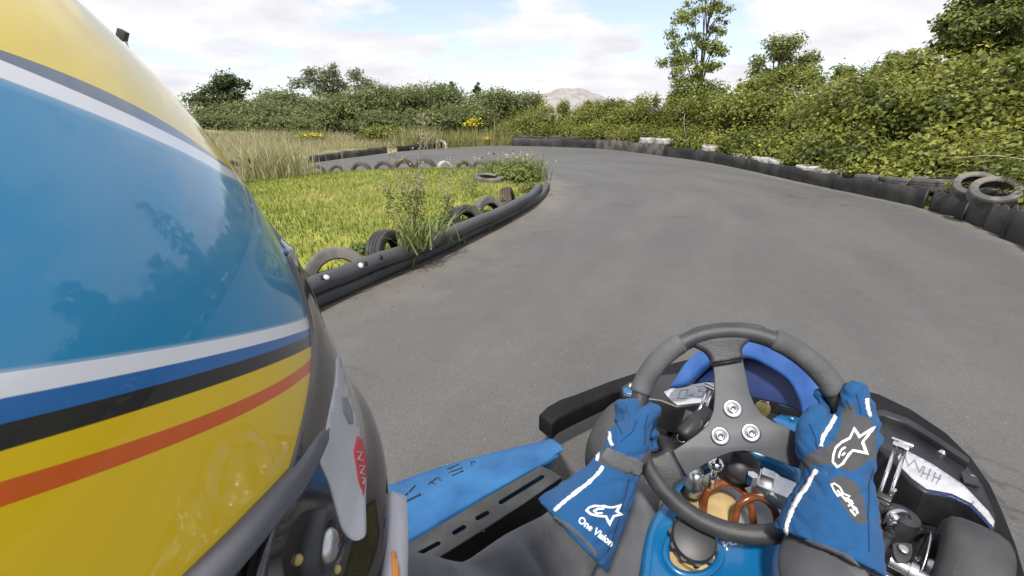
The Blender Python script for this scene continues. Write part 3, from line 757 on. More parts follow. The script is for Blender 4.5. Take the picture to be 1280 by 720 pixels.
# low leafy clump on the left belting
q = G(463, 186); blobs = [(q.x+a, q.y+.7+b, c, r, r, r*.8) for a, b, c, r in [(0, 0, .35, .5), (.6, .1, .45, .5), (-.6, .1, .25, .4), (.2, -.2, .5, .4)]]
bush('bramble_bush', 'small yellow green bush growing over the low belting at the left', 'bush', 'brambles on the left bank', (q.x, q.y+.6, 0), blobs, 2600, .11, M['bramble'], 2)

def tree(name, label, base, H, trunk_r, limbs, blobs, n, size, m, shell=.8, group=None, lean=(0, 0)):
    t = thing(name, label, 'tree', base, group); b = MB(); B0 = Vector(base); H = (max(q[2] for q in blobs)-base[2])/.93
    top = B0+Vector((lean[0], lean[1], H*.92))
    b.tube(cat_rom([B0-Vector((0, 0, .1)), B0+(top-B0)*.35+Vector((.04*H*.3, 0, 0)), B0+(top-B0)*.7, top], 5), list(np.linspace(trunk_r, trunk_r*.18, 16)), 8)
    for k in range(limbs):
        bl = blobs[k % len(blobs)]; u = random.uniform(.25, .75); s = B0+(top-B0)*u; e = Vector(bl[:3])+Vector((bl[3]*.5*random.uniform(-1, 1), 0, bl[5]*.4))
        b.tube(cat_rom([s, (s+e)/2+Vector((0, 0, .06*H*random.random())), e], 4), list(np.linspace(trunk_r*.45, trunk_r*.1, 9)), 6)
    b.build('trunk', M['bark'], t)
    q, r = cloud(blobs, n, size, shell); quads_object('crown', q, r, m, t)
    return t
def crown_px(cx, cy, w, h, Y, n, r0, r1, seed, depth=.8, shape='round'):
    """clumps spread through a crown: centre and half-size given in photo pixels, at forward distance Y"""
    rr = random.Random(seed); c = YD(cx, cy, Y); s = (YD(cx+1, cy, Y)-c).length; out = []
    for k in range(n):
        while True:
            a, b, d = rr.uniform(-1, 1), rr.uniform(-1, 1), rr.uniform(-1, 1)
            if shape == 'round' and a*a+b*b+d*d < 1: break
            if shape == 'cone' and (a*a+d*d)**.5 < .15+.85*(1-b)/2: break
        q = rr.uniform(r0, r1)*s
        out.append((c.x+a*w*s, c.y+d*w*s*depth, c.z+b*h*s, q*1.1, q*1.1, q*.75))
    return out
# slender birch behind the hedge
Y = 15.5; c = YD(872, 92, Y)
tree('birch_tree', 'slender pale birch with airy crown rising out of the photo top', (c.x+.1, Y, 0), 5.8, .05, 16, crown_px(872, 30, 38, 66, Y, 54, 5, 11, 3, shape='round')+crown_px(867, 84, 40, 30, Y, 26, 6, 12, 4), 9500, .085, M['birchleaf'], .95)
Y = 19; c = YD(972, 90, Y)
tree('round_tree', 'round topped green tree behind the hedge right of the birch', (c.x, Y, 0), 4.3, .1, 14, crown_px(972, 77, 42, 25, Y, 24, 8, 15, 5), 7500, .105, M['treeleaf'], .9)
Y = 14; c = YD(1125, 90, Y)
tree('thin_sapling', 'thin sapling with sparse top poking out of the right hedge', (c.x, Y, 0), 3.4, .04, 6, crown_px(1124, 84, 15, 22, Y, 9, 5, 9, 6), 900, .10, M['treeleaf'], .95)
Y = 11; c = YD(1060, 95, Y)
tree('thin_sapling', 'low bare twigged sapling left of the thin sapling', (c.x, Y, 0), 2.7, .03, 6, crown_px(1062, 92, 26, 9, Y, 8, 3, 6, 16), 450, .08, M['treeleaf'], .95)
Y = 8.6; c = YD(1232, 60, Y)
tree('ash_tree', 'large dense tree at the top right corner of the photo', (c.x, Y+.3, 0), 4.6, .12, 24, crown_px(1242, 14, 52, 66, Y, 46, 10, 19, 7)+crown_px(1254, 66, 36, 24, Y, 14, 10, 17, 8), 20000, .075, M['treeleaf'], .85)
Y = 21; c = YD(292, 150, Y)
tree('dark_tree', 'dark round tree at the left beside the yellow helmet top', (c.x, Y, ground_z(c.x, Y)), c.z+1.6, .12, 14, crown_px(290, 133, 42, 33, Y, 34, 8, 16, 9), 9000, .13, M['darkleaf'], .9)
Y = 24; c = YD(345, 130, Y)
tree('hazel_bush_tree', 'dull olive bush tree between the dark tree and the willow', (c.x, Y, ground_z(c.x, Y)), 3.4, .08, 8, crown_px(343, 128, 34, 30, Y, 20, 9, 17, 10, shape='cone'), 4200, .15, M['bramble2'], .8)
Y = 25; c = YD(415, 110, Y)
tree('willow_tree', 'pale grey green willow on top of the left bank', (c.x, Y, ground_z(c.x, Y)), 3.9, .08, 16, crown_px(415, 103, 46, 20, Y, 26, 6, 12, 11), 5200, .13, M['paleleaf'], .95)
for px, py, hh, lab in [(597, 103, 11, 'taller of two tiny far conifers on the skyline'), (565, 105, 7, 'shorter of two tiny far conifers on the skyline')]:
    Y = 48; c = YD(px, py, Y); s = (YD(px+1, py, Y)-c).length
    tree('conifer_tree', lab, (c.x, Y, .1), c.z+hh*s, .1, 6, crown_px(px, py+3, 4.5, hh, Y, 16, 1.6, 3, px, shape='cone'), 1500, .22, M['darkleaf'], .9)

# lamp on its pole, far left behind the helmet
c = YD(153, 44, 25)
t = thing('floodlight_pole', 'thin pole with a dark lamp head high above the helmet', 'lamp post', (c.x, c.y, 0))
MB().tube([(c.x+.12, c.y, 0), (c.x+.1, c.y, c.z-.35)], .045, 8).build('pole', M['pole'], t)
b = MB(); b.box((c.x, c.y, c.z), .42, .30, .5, (Vector((.85, 0, -.5)), Vector((0, 1, 0)), Vector((.5, 0, .85)))); b.build('lamp_head', M['lamp'], t, bevel=.04)
MB().tube([(c.x+.1, c.y, c.z-.38), (c.x+.03, c.y, c.z-.1)], .03, 8).build('bracket', M['pole'], t)

# weeds
def spike_weed(name, label, base, hts, spread, n, lsz, m1, m2, group=None):
    t = thing(name, label, 'plant', base, group); b = MB(); B0 = Vector(base); C = []; NB = []
    for k, h in enumerate(hts):
        a = k*2.4; e = B0+Vector((spread*math.cos(a), spread*math.sin(a)*.6, h)); pts = cat_rom([B0, (B0+e)/2+Vector((.02*math.sin(a*3), 0, 0)), e], 6)
        b.tube(pts, list(np.linspace(.005, .0018, len(pts))), 5)
        for j in range(n):
            u = random.uniform(.12, 1); i = min(int(u*(len(pts)-1)), len(pts)-2); q = pts[i].lerp(pts[i+1], random.random())
            o = Vector((random.gauss(0, 1), random.gauss(0, 1), random.gauss(0, .6)))*(.018+.05*(1-u)); C.append(q+o); NB.append(o)
    b.build('stem', M['drystem'], t)
    C = np.array([tuple(x) for x in C]); NB = np.array([tuple(x) for x in NB])*8
    k = (C[:, 2]-B0.z) > .45*max(hts)
    if k.any(): quads_object('seed_head', leaf_quads(C[k], np.full(k.sum(), lsz*.7), NB[k]), rng.random(k.sum()), m2, t)
    if (~k).any(): quads_object('leaf', leaf_quads(C[~k], np.full((~k).sum(), lsz*1.2), NB[~k], .4), rng.random((~k).sum()), m1, t)
    return t
def clump(name, label, base, n, r, h, w, m, group=None, lean=1.2, flowers=None):
    t = thing(name, label, 'plant', base, group); C = np.column_stack([rng.normal(base[0], r*.5, n), rng.normal(base[1], r*.5, n), np.full(n, base[2])])
    q = blades(C, h, w, lean); quads_object('blade', q, np.tile(rng.random(n), 2), m, t)
    if flowers:
        k, fr, fh, sz, fm = flowers; F = np.column_stack([rng.normal(base[0], fr*.5, k), rng.normal(base[1], fr*.5, k), base[2]+fh*(.75+.4*rng.random(k))])
        quads_object('flower_head', leaf_quads(F, np.full(k, sz), np.tile([0, -.3, 1.], (k, 1)), .9), rng.random(k), fm, t)
    return t
wb = G(511, 318)
spike_weed('dry_weed', 'tall dry spiky weed standing on the island by the pipes', (wb.x, wb.y+.12, .05), [.98, .78, .70, .62, .5, .55], 1.0*.17, 230, .026, M['weed'], M['greyweed'])
spike_weed('dry_weed', 'pale dock stalk with grey seed head right of the tall weed', (G(555, 292).x, G(555, 292).y+.25, .05), [.62, .45, .3], .06, 160, .024, M['weed'], M['greyweed'])
spike_weed('green_weed', 'green weed stems on the lawn behind the blackest island tyre', (G(585, 262).x, G(585, 262).y+.3, .05), [.52, .48, .42, .36], .14, 50, .03, M['weed'], M['weed'])
spike_weed('green_weed', 'leafy green weed stems left of the flat island tyre', (G(575, 250).x, G(575, 250).y+.3, .05), [.42, .36, .3], .12, 45, .03, M['weed'], M['weed'])
def leafy(name, label, base, n, r, size, m=None, group='weeds along the pipes'):
    t = thing(name, label, 'plant', base, group)
    q, rr = cloud([(base[0]+r*.5*a, base[1]+r*.5*b2, base[2]+r*.35, r*.6, r*.6, r*.45) for a, b2 in ((1, 0), (-1, .3), (0, -.6), (.2, .8))], n, size, .9); quads_object('leaf', q, rr, m or M['weed'], t)
    b = MB()
    for k in range(5): a = k*1.3; b.tube([base, (base[0]+r*.6*math.cos(a), base[1]+r*.6*math.sin(a), base[2]+r*.6)], .004, 5)
    b.build('stem', M['stem'], t); return t
p = G(520, 312, .15); clump('spiky_weed', 'spiky leaved green weed arching over the upper pipe', (p.x, p.y+.03, .16), 90, .13, .17, .007, M['weed'], 'weeds along the pipes', 1.6)
p = G(548, 303, .10); clump('spiky_weed', 'second spiky weed hanging over both pipes, right of the first', (p.x, p.y, .12), 70, .11, .14, .007, M['weed'], 'weeds along the pipes', 1.8)
p = G(508, 322, .05); clump('spiky_weed', 'grassy tuft in front of the lower pipe below the tall dry weed', (p.x, p.y-.05, .02), 70, .1, .12, .006, M['weed'], 'weeds along the pipes', 1.5)
for px, py, lab, r, n in [(403, 372, 'small yellow green weed in front of the pipes near the helmet', .05, 60), (568, 309, 'low weed below the lower pipe, left one of three', .09, 240), (600, 292, 'low weed below the lower pipe, middle one of three', .12, 420), (640, 271, 'low weed below the lower pipe nearest the island tip', .12, 350)]:
    p = G(px, py-3); leafy('low_weed', lab, (p.x, p.y, .015), n, r, .032)
p = G(655, 240); leafy('tip_weed', 'pale bushy weed clump on the tip of the island', (p.x-.15, p.y+.6, .05), 1500, .42, .05, group='weeds at the island tip')
p = G(640, 224); clump('tip_grass', 'tuft of long grass on the island tip behind the weed clump', (p.x, p.y, .04), 600, .5, .26, .007, M['weed'], 'weeds at the island tip', .9, (60, .5, .40, .05, M['greyweed']))
p = G(665, 228); clump('tip_grass', 'flowering grass tuft hanging over the road at the island tip', (p.x-.1, p.y, .04), 300, .32, .30, .008, M['weed'], 'weeds at the island tip', 1.2, (40, .4, .36, .04, M['paleleaf'] if False else M['greyweed']))
p = G(345, 226); clump('dry_tuft', 'tall dry grass tuft at the far left of the island by the helmet', (p.x, p.y, .04), 700, .6, .5, .007, M['drygrass'], None, .8)
for px, py, Y, k, lab in [(387, 168, 15.8, 60, 'yellow ragwort in the dry grass at the left'), (606, 172, 18.6, 110, 'bright yellow ragwort nearest the road, beside the far tyres'), (590, 151, 19.5, 70, 'yellow ragwort higher on the bank')]:
    c = YD(px, py, Y); gz = ground_z(c.x, Y); clump('ragwort_plant', lab, (c.x, Y, gz), 120, .5, max(.25, c.z-gz), .02, M['weed'], 'yellow ragwort', .5, (k*2, .32, max(.2, c.z-gz-.02), .11, M['yellow']))
p = G(520, 186); clump('dry_tuft', 'fuzzy pale seeded grass on the far road edge behind the tall weed', (p.x, p.y+.3, .0), 500, .9, .55, .012, M['drygrass'], None, 1.0)
# dead bits near the right tyres and two canes
p, t_, nn = out_frame(out_at_px(1200)); q = p+nn*.62
leafy('dead_plant', 'dry pinkish brown dead plant beside the leaning upright tyres', (q.x, q.y, .28), 240, .2, .06, M['deadleaf'], None)
p, t_, nn = out_frame(out_at_px(1225)); q = p+nn*.6
cane = cat_rom([q+Vector((.45, -.45, .3)), q+Vector((.1, .0, .52)), q+Vector((-.35, .45, .66)), q+Vector((-.6, .7, .62))], 6)
tag(MB().tube(cane, list(np.linspace(.008, .003, len(cane))), 6).build('bramble_cane', M['drystem'], loc=tuple(q)), 'pale bare bramble cane arching over the leaning tyres', 'cane')
p, t_, nn = out_frame(out_at_px(838)); q = p+nn*.45
cane = cat_rom([q+Vector((.1, 0, .3)), q+Vector((-.05, .0, .62)), q+Vector((-.12, .05, .95)), q+Vector((-.1, .1, 1.15))], 6)
tag(MB().tube(cane, list(np.linspace(.016, .006, len(cane))), 6).build('bramble_cane', M['pole'], loc=tuple(q)), 'pale grey cane standing right of the two white tyres', 'cane')

for px, py, lab, r, n in [(455, 330, 'leafy weed between the pale and the rusty island tyres', .10, 260), (556, 292, 'leafy weed left of the blackest island tyre', .12, 360), (596, 277, 'leafy weed inside the arch of the blackest island tyre', .11, 320), (626, 266, 'leafy weed before the brown leaning island tyre', .11, 320), (664, 246, 'leafy weed over the pipe ends at the island tip', .16, 420)]:
    p = G(px, py); leafy('low_weed', lab, (p.x-.04, p.y+.12, .06), n, r, .034)
for px, lab, r, n in [(1040, 'bramble spray hanging over the black belting by the long white tyre', .22, 420), (1010, 'small bramble spray beside the white tyre edge', .15, 260), (965, 'bramble spray drooping between two white tyre edges', .22, 420), (908, 'bramble spray covering the greyed white tyre', .25, 500), (1088, 'bright bramble spray left of the dirty grey tyre', .2, 420), (1168, 'bright yellow green bramble spray over the barrier gap', .24, 620), (760, 'bramble spray over the left end of the brown belting', .28, 420), (738, 'bramble spray over the end of the far dark belting', .3, 420)]:
    p, t_, nn = out_frame(out_at_px(px)); q = p+nn*.30; leafy('bramble_spray', lab, (q.x, q.y, .22 if px > 800 else .3), n, r, .055 if px > 800 else .075, M['bramble'], 'bramble sprays over the belting')

# ================================================================== THE KART
KA = rad(36); KF = Vector((math.sin(KA), math.cos(KA), 0)); KR = Vector((math.cos(KA), -math.sin(KA), 0)); UP = Vector((0, 0, 1))
def KP(r, f, z): return Vector((.36, .56, 0))+KR*r+KF*f+UP*z
kart = thing('go_kart', 'blue and black rental go kart on the grey road with the driver at its wheel', 'go kart', tuple(KP(0, 0, 0)))

# --- steering wheel
CW = P(922, 535, .665); NW = Vector((-.24, -.80, .55)).normalized()
E1 = (AR - NW*AR.dot(NW)).normalized(); E2 = NW.cross(E1)
if E2.z < 0: E2 = -E2
RW = .1495; RT = .0138
def rim_pt(a, R=RW): return CW+E1*(R*math.cos(a))+E2*(R*math.sin(a))
wheel = MB()
N_ = 96; pts = []; rr = []
for k in range(N_):
    a = 2*math.pi*k/N_; d = math.degrees(a)
    g = max(math.exp(-((d-42)/20)**4), math.exp(-((d-140)/19)**4))
    pts.append(rim_pt(a)); rr.append(RT*(1+.13*g))
wheel.tube(pts, rr, 18, closed=True)
sw = wheel.build('steering_wheel', M['grip'], kart)
bvw = bvh_of(sw)
for a0, a1, in ((20, 64), (118, 160)):
    ang = np.radians(np.linspace(a0, a1, 26)); pp = [rim_pt(a, RW+.0015)+NW*.0012 for a in ang]
    r2 = [RT*1.17*(1 if 0 < i < 25 else .93)+.0009 for i in range(26)]
    MB().tube(pp, r2, 18).build('grip', M['suede'], sw)
plate_px = [(886, 439), (891, 452), (893, 470), (893.5, 495), (892, 513), (885, 531), (872, 543), (852, 557), (838, 566), (855, 596), (868, 588), (885, 578), (902, 569.5), (915, 565), (930, 563.5), (945, 566), (965, 573), (998, 586), (1002, 574), (1003, 556), (1000, 543), (985, 535), (966, 527), (952, 517.5), (943, 505), (937, 491), (933, 470), (928, 447), (926, 438)]
p_pl = CW+NW*.002
outline('spoke_plate', [plate_px], p_pl, NW, .005, M['plate'], sw, .0012)
outline('spoke_boot', [smooth2([(853, 428), (868, 433), (882, 440), (889, 450), (891.5, 457), (928.5, 451), (929, 437), (936, 428), (950, 424), (962, 426), (958, 408), (925, 402), (890, 404), (862, 412)], 3)], CW+NW*.009, NW, .022, M['grip'], sw, .007)
outline('spoke_boot', [smooth2([(839, 563), (856, 597), (846, 607), (838, 622), (818, 606), (806, 585), (806, 574), (822, 569)], 3)], CW+NW*.009, NW, .022, M['grip'], sw, .007)
for a, b2 in (((890.5, 453), (928, 446.5)), ((891, 456), (929, 449.5)), ((841, 564), (858, 596))):
    c1, c2 = PL(*a, CW+NW*.0102, NW), PL(*b2, CW+NW*.0102, NW); MB().tube([c1, c2], .0012, 6).build('seam', M['black_print'], sw)
for (x, y) in ((915.5, 511), (900, 545), (938.5, 541)):
    c = PL(x, y, CW+NW*.002, NW)
    MB().lathe([(.0138, 0), (.0138, .0022), (.0125, .003), (.0085, .0032), (.0080, .0026), (.0068, .0026), (.0065, .0045), (.0038, .0052), (.0032, .003), (0, .003)], c, NW, 28).build('washer_bolt', M['alu'], sw)
hub = CW-NW*.004
MB().lathe([(.032, 0), (.032, -.010), (.026, -.016), (.026, -.05), (.019, -.056), (.019, -.075)], CW-NW*.004-E2*.006, NW, 24).build('hub', M['cap'], sw)
colm = MB(); cend = KP(.06, .36, .10)
colm.tube([CW-NW*.06, CW-NW*.12+(cend-CW)*.1, cend], .011, 12); colm.build('steering_column', M['blackmetal'], kart)
bs = P(926, 583, .735); MB().lathe([(.0, .02), (.022, .02), (.027, .012), (.027, -.02), (.034, -.024), (.034, -.04), (0, -.04)], bs, (NW+UP*.3), 20).build('column_boss', M['cap'], kart)

# --- floor tray and chassis tubes
fl = [KP(-.28, -.95, 0), KP(.26, -.95, 0), KP(.25, .15, 0), KP(.20, .55, 0), KP(-.20, .55, 0), KP(-.25, .15, 0)]
b = MB(); b.add([p+UP*.046 for p in fl]+[p+UP*.042 for p in fl], [(0, 1, 2, 3, 4, 5), tuple(range(11, 5, -1))]+[(i, (i+1) % 6, (i+1) % 6+6, i+6) for i in range(6)]); b.build('floor_tray', M['floor'], kart, smooth=False)
for s in (-1, 1):
    MB().tube(cat_rom([KP(.32*s, -.75, .06), KP(.30*s, -.3, .06), KP(.27*s, .15, .06), KP(.21*s, .42, .06), KP(.20*s, .62, .07)], 8), .015, 12).build('chassis_tube', M['blackmetal'], kart)
WL = Vector((.315, .995, .127)); WR = Vector((.905, .590, .127))
MB().tube(cat_rom([WL+Vector((.09, -.03, -.02)), KP(-.12, .38, .075), KP(.12, .36, .075), WR+Vector((-.10, .02, -.02))], 8), .015, 12).build('front_axle_beam', M['blackmetal'], kart)
# --- front wheels, steered to the left
WA = Vector((math.cos(rad(46)), -math.sin(rad(46)), 0))
for c in (WL, WR):
    w_ = bpy.data.objects.new('front_wheel', None); COL.objects.link(w_); w_.parent = kart; w_.location = c-wloc(kart)
    R_, W_ = .125, .098; r_ = .066
    prof = [(r_, -W_*.42), (r_+.006, -W_*.49), (R_*.76, -W_*.5), (R_*.86, -W_*.475), (R_*.94, -W_*.40), (R_*.985, -W_*.26), (R_, 0), (R_*.985, W_*.26), (R_*.94, W_*.40), (R_*.86, W_*.475), (R_*.76, W_*.5), (r_+.006, W_*.49), (r_, W_*.42)]
    MB().lathe(prof, c, WA, 56, closed=True).build('tyre', M['tyre'], w_, autosmooth=35)
    MB().lathe([(.064, -W_*.5), (.068, -W_*.5), (.068, -W_*.44), (.055, -W_*.38), (.055, W_*.38), (.068, W_*.44), (.068, W_*.5), (.064, W_*.5), (.05, W_*.36), (.05, 0), (.03, -.005), (.03, -.012), (.05, -.012), (.05, -W_*.36)], c, WA, 40, closed=True).build('rim', M['blackmetal'], w_, autosmooth=35)
    MB().lathe([(0, -.052), (.016, -.052), (.019, -.046), (.019, .02), (0, .02)], c, WA, 20).build('wheel_hub', M['alu'], w_, autosmooth=35)

# --- rear axle and wheels, behind the driver
MB().tube([KP(-.60, -1.02, .13), KP(.56, -1.02, .13)], .016, 12).build('rear_axle', M['blackmetal'], kart)
for sx in (-.58, .54):
    w_ = bpy.data.objects.new('rear_wheel', None); COL.objects.link(w_); w_.parent = kart; c = KP(sx, -1.02, .135); w_.location = c-wloc(kart)
    W_ = .18; R_ = .135
    MB().lathe([(.066, -W_*.42), (.072, -W_*.49), (R_*.80, -W_*.5), (R_*.93, -W_*.46), (R_*.985, -W_*.36), (R_, 0), (R_*.985, W_*.36), (R_*.93, W_*.46), (R_*.80, W_*.5), (.072, W_*.49), (.066, W_*.42)], c, KR, 48, closed=True).build('tyre', M['tyre'], w_, autosmooth=35)
    MB().lathe([(0, -.02), (.066, -.02), (.066, -W_*.45), (.062, -W_*.45), (.06, .0), (.062, W_*.45), (.066, W_*.45), (.066, .02), (0, .02)], c, KR, 32).build('rim', M['blackmetal'], w_, autosmooth=35)
for sx in (-.30, .28): MB().tube(cat_rom([KP(sx, -.70, .06), KP(sx, -.95, .07), KP(sx, -1.06, .11)], 5), .015, 12).build('chassis_tube', M['blackmetal'], kart)
# --- black bumper ring, fairing
bump = [(674, 517), (684, 507), (700, 498), (716, 493), (760, 476), (800, 463), (860, 448), (930, 441), (1000, 456), (1056, 480), (1100, 492), (1140, 511), (1185, 541), (1216, 571), (1240, 605), (1256, 640), (1272, 680), (1296, 760), (1262, 770), (1246, 705), (1238, 672), (1225, 640), (1200, 600), (1150, 560), (1085, 526), (1000, 476), (930, 459), (860, 465), (800, 480), (760, 493), (718, 512), (700, 521), (690, 530)]
outline('bumper', [bump], G(690, 505, .165), UP, .065, M['bumper'], kart, .010)
lip = [(1086, 513), (1105, 511), (1135, 522), (1172, 545), (1213, 572.5), (1211, 578), (1170, 551), (1134, 529), (1104, 518), (1087, 519)]
outline('bumper_lip', [lip], G(1135, 522, .235), UP, .03, M['fairing'], kart, .004)
fair = [(776, 483), (787, 476), (803, 471), (850, 465), (930, 460), (1000, 476), (1060, 500), (1104, 516), (1134, 527), (1170, 549), (1208, 578), (1230, 606), (1246, 643), (1246, 656), (1240, 663), (1231, 650), (1212, 631), (1188, 620), (1156, 614), (1136, 600), (1118, 578), (1090, 552), (1050, 524), (1010, 496), (960, 480), (905, 480), (886, 504), (846, 508), (826, 500), (800, 497), (779, 493)]
fo = outline('front_fairing', [fair], G(1180, 580, .215), UP, .10, M['fairing'], kart, .008)
bvf = bvh_of(fo)
def dec(name, loop, m, bv, parent, step=5, th=.0009, sm=0): 
    if sm: loop = smooth2(loop, sm)
    return drape(name, *fill2(loop, step), bv, m, parent, th)
dec('white_sticker', [(1122, 571), (1131, 562), (1165, 580), (1204, 606), (1236, 640), (1243, 652), (1241, 659), (1232, 648), (1214, 629), (1190, 617), (1158, 611), (1140, 598), (1126, 584)], M['sticker'], bvf, fo)
dec('white_sticker', [(830, 490), (855, 478), (894, 476), (890, 490), (884, 502.5), (847, 506.5), (838, 500)], M['sticker'], bvf, fo)
dec('white_sticker', [(779, 479), (788, 476), (802, 472), (802, 481), (786, 484)], M['sticker'], bvf, fo)
dec('blue_strip', [(778, 483.5), (786, 485), (802, 482), (801, 495), (780, 492)], M['bluepod'], bvf, fo)
dec('blue_strip', [(1158, 612.5), (1190, 618.5), (1213, 630.5), (1231, 649.5), (1240, 661), (1238, 662), (1228, 650), (1210, 632.5), (1186, 621), (1158, 615)], M['navy'], bvf, fo, 3)  # blue side face of the fairing, its shadow put into the navy colour
# outlined lettering on the stickers
def strokes(name, lines, w, m, bv, parent, th=.0016, jit=0, closed=False, step=3):
    A = ([], [])
    for ln in lines: A = merge2(A, stroke2(ln, w, closed, step, jit))
    return drape(name, A[0], A[1], bv, m, parent, th)
strokes('lettering', [[(851, 488), (860, 487), (857, 495), (866, 494), (865, 497.5), (847, 498.5), (851, 488)], [(871, 484), (882, 483), (881, 486), (874, 487), (873, 489), (880, 490), (878, 496), (866, 497)], [(884, 484), (880, 495)]], 1.1, M['stickergrey'], bvf, fo)
strokes('lettering', [[(1131, 571), (1135, 583), (1143, 576), (1149, 591), (1154, 583)], [(1156, 584), (1151, 597)], [(1163, 587), (1158, 600)], [(1154, 592), (1162, 595)], [(1169, 591), (1165, 603)], [(1176, 594), (1170, 606)], [(1168, 597), (1176, 600)]], 1.7, M['stickergrey'], bvf, fo)
for (x, y) in ((1178.5, 566), (1215, 598)):
    h, nn = cast(bvf, x, y)
    if h is None: h, nn = G(x, y, .215), UP
    MB().lathe([(.010, 0), (.010, .003), (.0065, .0045), (.0065, .007), (.003, .009), (0, .009)], h, UP, 16).build('fairing_bolt', M['chrome'], fo)
b = MB(); c = G(1213, 600, .222); b.box(c, .028, .034, .006, (KR, KF, UP)); b.build('fairing_bracket', M['blackmetal'], fo, bevel=.001)

# --- pair of chrome clamps
def clamp(a, b2, z0, z1, sep, gap=None):
    t = bpy.data.objects.new('chrome_clamp', None); COL.objects.link(t); t.parent = kart
    A, B = G(*a, z0), G(*b2, z1); t.location = A-wloc(kart); d = (B-A).normalized(); side = d.cross(ray(*a).normalized()).normalized()
    for s in (-1, 1): MB().tube([A+side*sep*s, B+side*sep*s], .0042, 10).build('clamp_bar', M['chrome'], t)
    b = MB(); b.box(B, .010, .030, .012, (d, side, d.cross(side))); b.box(B+d*.009-UP*.002, .012, .012, .012, (d, side, d.cross(side))); b.tube([B-side*.02+d*.012, B+side*.02+d*.012], .0052, 10); b.build('clamp_head', M['chrome'], t, bevel=.0015)
    b = MB(); b.box(A, .014, .026, .014, (d, side, d.cross(side))); b.tube([A-side*.012-d*.012, A+side*.012-d*.012], .006, 10); b.build('clamp_foot', M['blackmetal'], t, bevel=.0015)
clamp((1105, 622), (1126, 558), .20, .27, .0085)
clamp((872, 527), (888, 487), .20, .26, .0065)
MB().tube([G(873, 528, .2), G(866, 544, .16), G(858, 556, .12)], .004, 8).build('control_rod', M['alu'], kart)
b = MB(); c = G(853, 546, .16); ax = (G(845, 553, .16)-G(868, 528, .20)).normalized()
b.lathe([(0, -.005), (.016, -.005), (.024, .0), (.026, .01), (.026, .06), (.022, .065), (.022, .11), (0, .11)], c, -ax, 24); b.build('brake_cylinder', M['cap'], kart)
b = MB(); c2 = G(832, 558, .17); b.ellipsoid(c2, .045, .028, .022, (KR*.9-KF*.4, KF, UP)); b.build('brake_reservoir', M['boot'], kart)
b = MB(); b.tube([c-ax*-.004+(E1*.012*math.cos(t)+E2*.012*math.sin(t)) for t in np.linspace(0, 6.0, 18)], .0016, 6); b.build('cap_ring', M['alu'], kart)
# pedals and rods deeper in
for r0, f0 in ((-.13, .46), (.16, .44)):
    b = MB(); b.box(KP(r0, f0, .16), .07, .012, .10, (KR, (KF*.8-UP*.6).normalized(), (UP*.8+KF*.6).normalized())); b.tube([KP(r0, f0, .13), KP(r0, f0-.03, .06)], .007, 8); b.build('pedal', M['blackmetal'], kart, bevel=.003)
for s, wc in ((-1, WL), (1, WR)):
    MB().tube([KP(.03*s, .33, .10), wc-WA*(-.05 if s > 0 else -.06)*s*s+Vector((-.06 if s > 0 else .06, -.05, .0))], .008, 10).build('tie_rod', M['alu'], kart)
b = MB(); c = G(953, 511, .22); b.ellipsoid(c, .021, .019, .026); b.tube([c-UP*.02, c-UP*.12], .014, 10); b.build('yellow_cap', M['brass'], kart)
b = MB()
for dx, dy, w_ in ((0, 0, .016), (9, -5, .012)): 
    q = G(949+dx, 492+dy, .26); b.tube([q, q+KR*.020+KF*.006], w_*.34, 10); 
q = G(951, 499, .25); b.tube([q, q+KR*.022], .0045, 10); q = G(964, 486, .27); b.box(q, .018, .018, .014, (KR, KF, UP)); b.build('chrome_fitting', M['chrome'], kart, bevel=.0015)
MB().tube(cat_rom([G(962, 494, .25), G(976, 503, .23), G(994, 508, .22)], 5), .008, 8).build('link_rod', M['alu'], kart)
outline('blue_foot_plate', [[(965, 524), (977, 517), (1000, 522), (1012, 532), (1010, 548), (985, 540)]], G(985, 530, .16), UP, .006, M['bluecover'], kart, .0015)
h = G(990, 524, .165); MB().lathe([(.006, 0), (.006, .004), (.003, .006), (0, .006)], h, UP, 14).build('plate_bolt', M['chrome'], kart)

# --- blue front panel (hoop with a hollow back)
PN = (-KF*.80-Vector((0, 0, 0))+UP*.45-KR*.30).normalized(); p0 = YD(938, 425, .955)
hoop_o = [(836, 484), (843, 472), (856, 452), (876, 436), (900, 427), (940, 423), (968, 430), (1000, 449), (1028, 480), (1039, 510), (1042, 545), (1040, 575)]
hoop_i = [(1004, 575), (1004, 548), (1001, 520), (996, 498), (984, 476), (960, 459), (934, 447), (900, 449), (888, 452), (874, 464), (864, 474), (854, 482)]
pan = outline('front_panel', [smooth2(hoop_o+hoop_i, 3)], p0, PN, .035, M['bluerim'], kart, .010)
back_l = [(x*.97+.03*935, y*.97+.03*500) for x, y in hoop_o[:11]]+[(1006, 518), (975, 505), (940, 497), (896, 478), (866, 480)]
outline('panel_back', [smooth2(back_l, 2)], p0-PN*.06, PN, .012, M['navy'], pan, .004)
# bridge between hoop and its back
def skirt(name, loop, pA, pB, n, m, parent):
    V = []
    for x, y in loop: V += [PL(x, y, pA, n), PL(x, y, pB, n)]
    k = len(loop); return mesh(name, V, [(2*i, 2*i+1, 2*i+3, 2*i+2) for i in range(k-1)], m, parent)
skirt('panel_side', [tuple(p) for p in smooth2(back_l[:11], 3, False)], p0-PN*.005, p0-PN*.062, PN, M['navy'], pan)

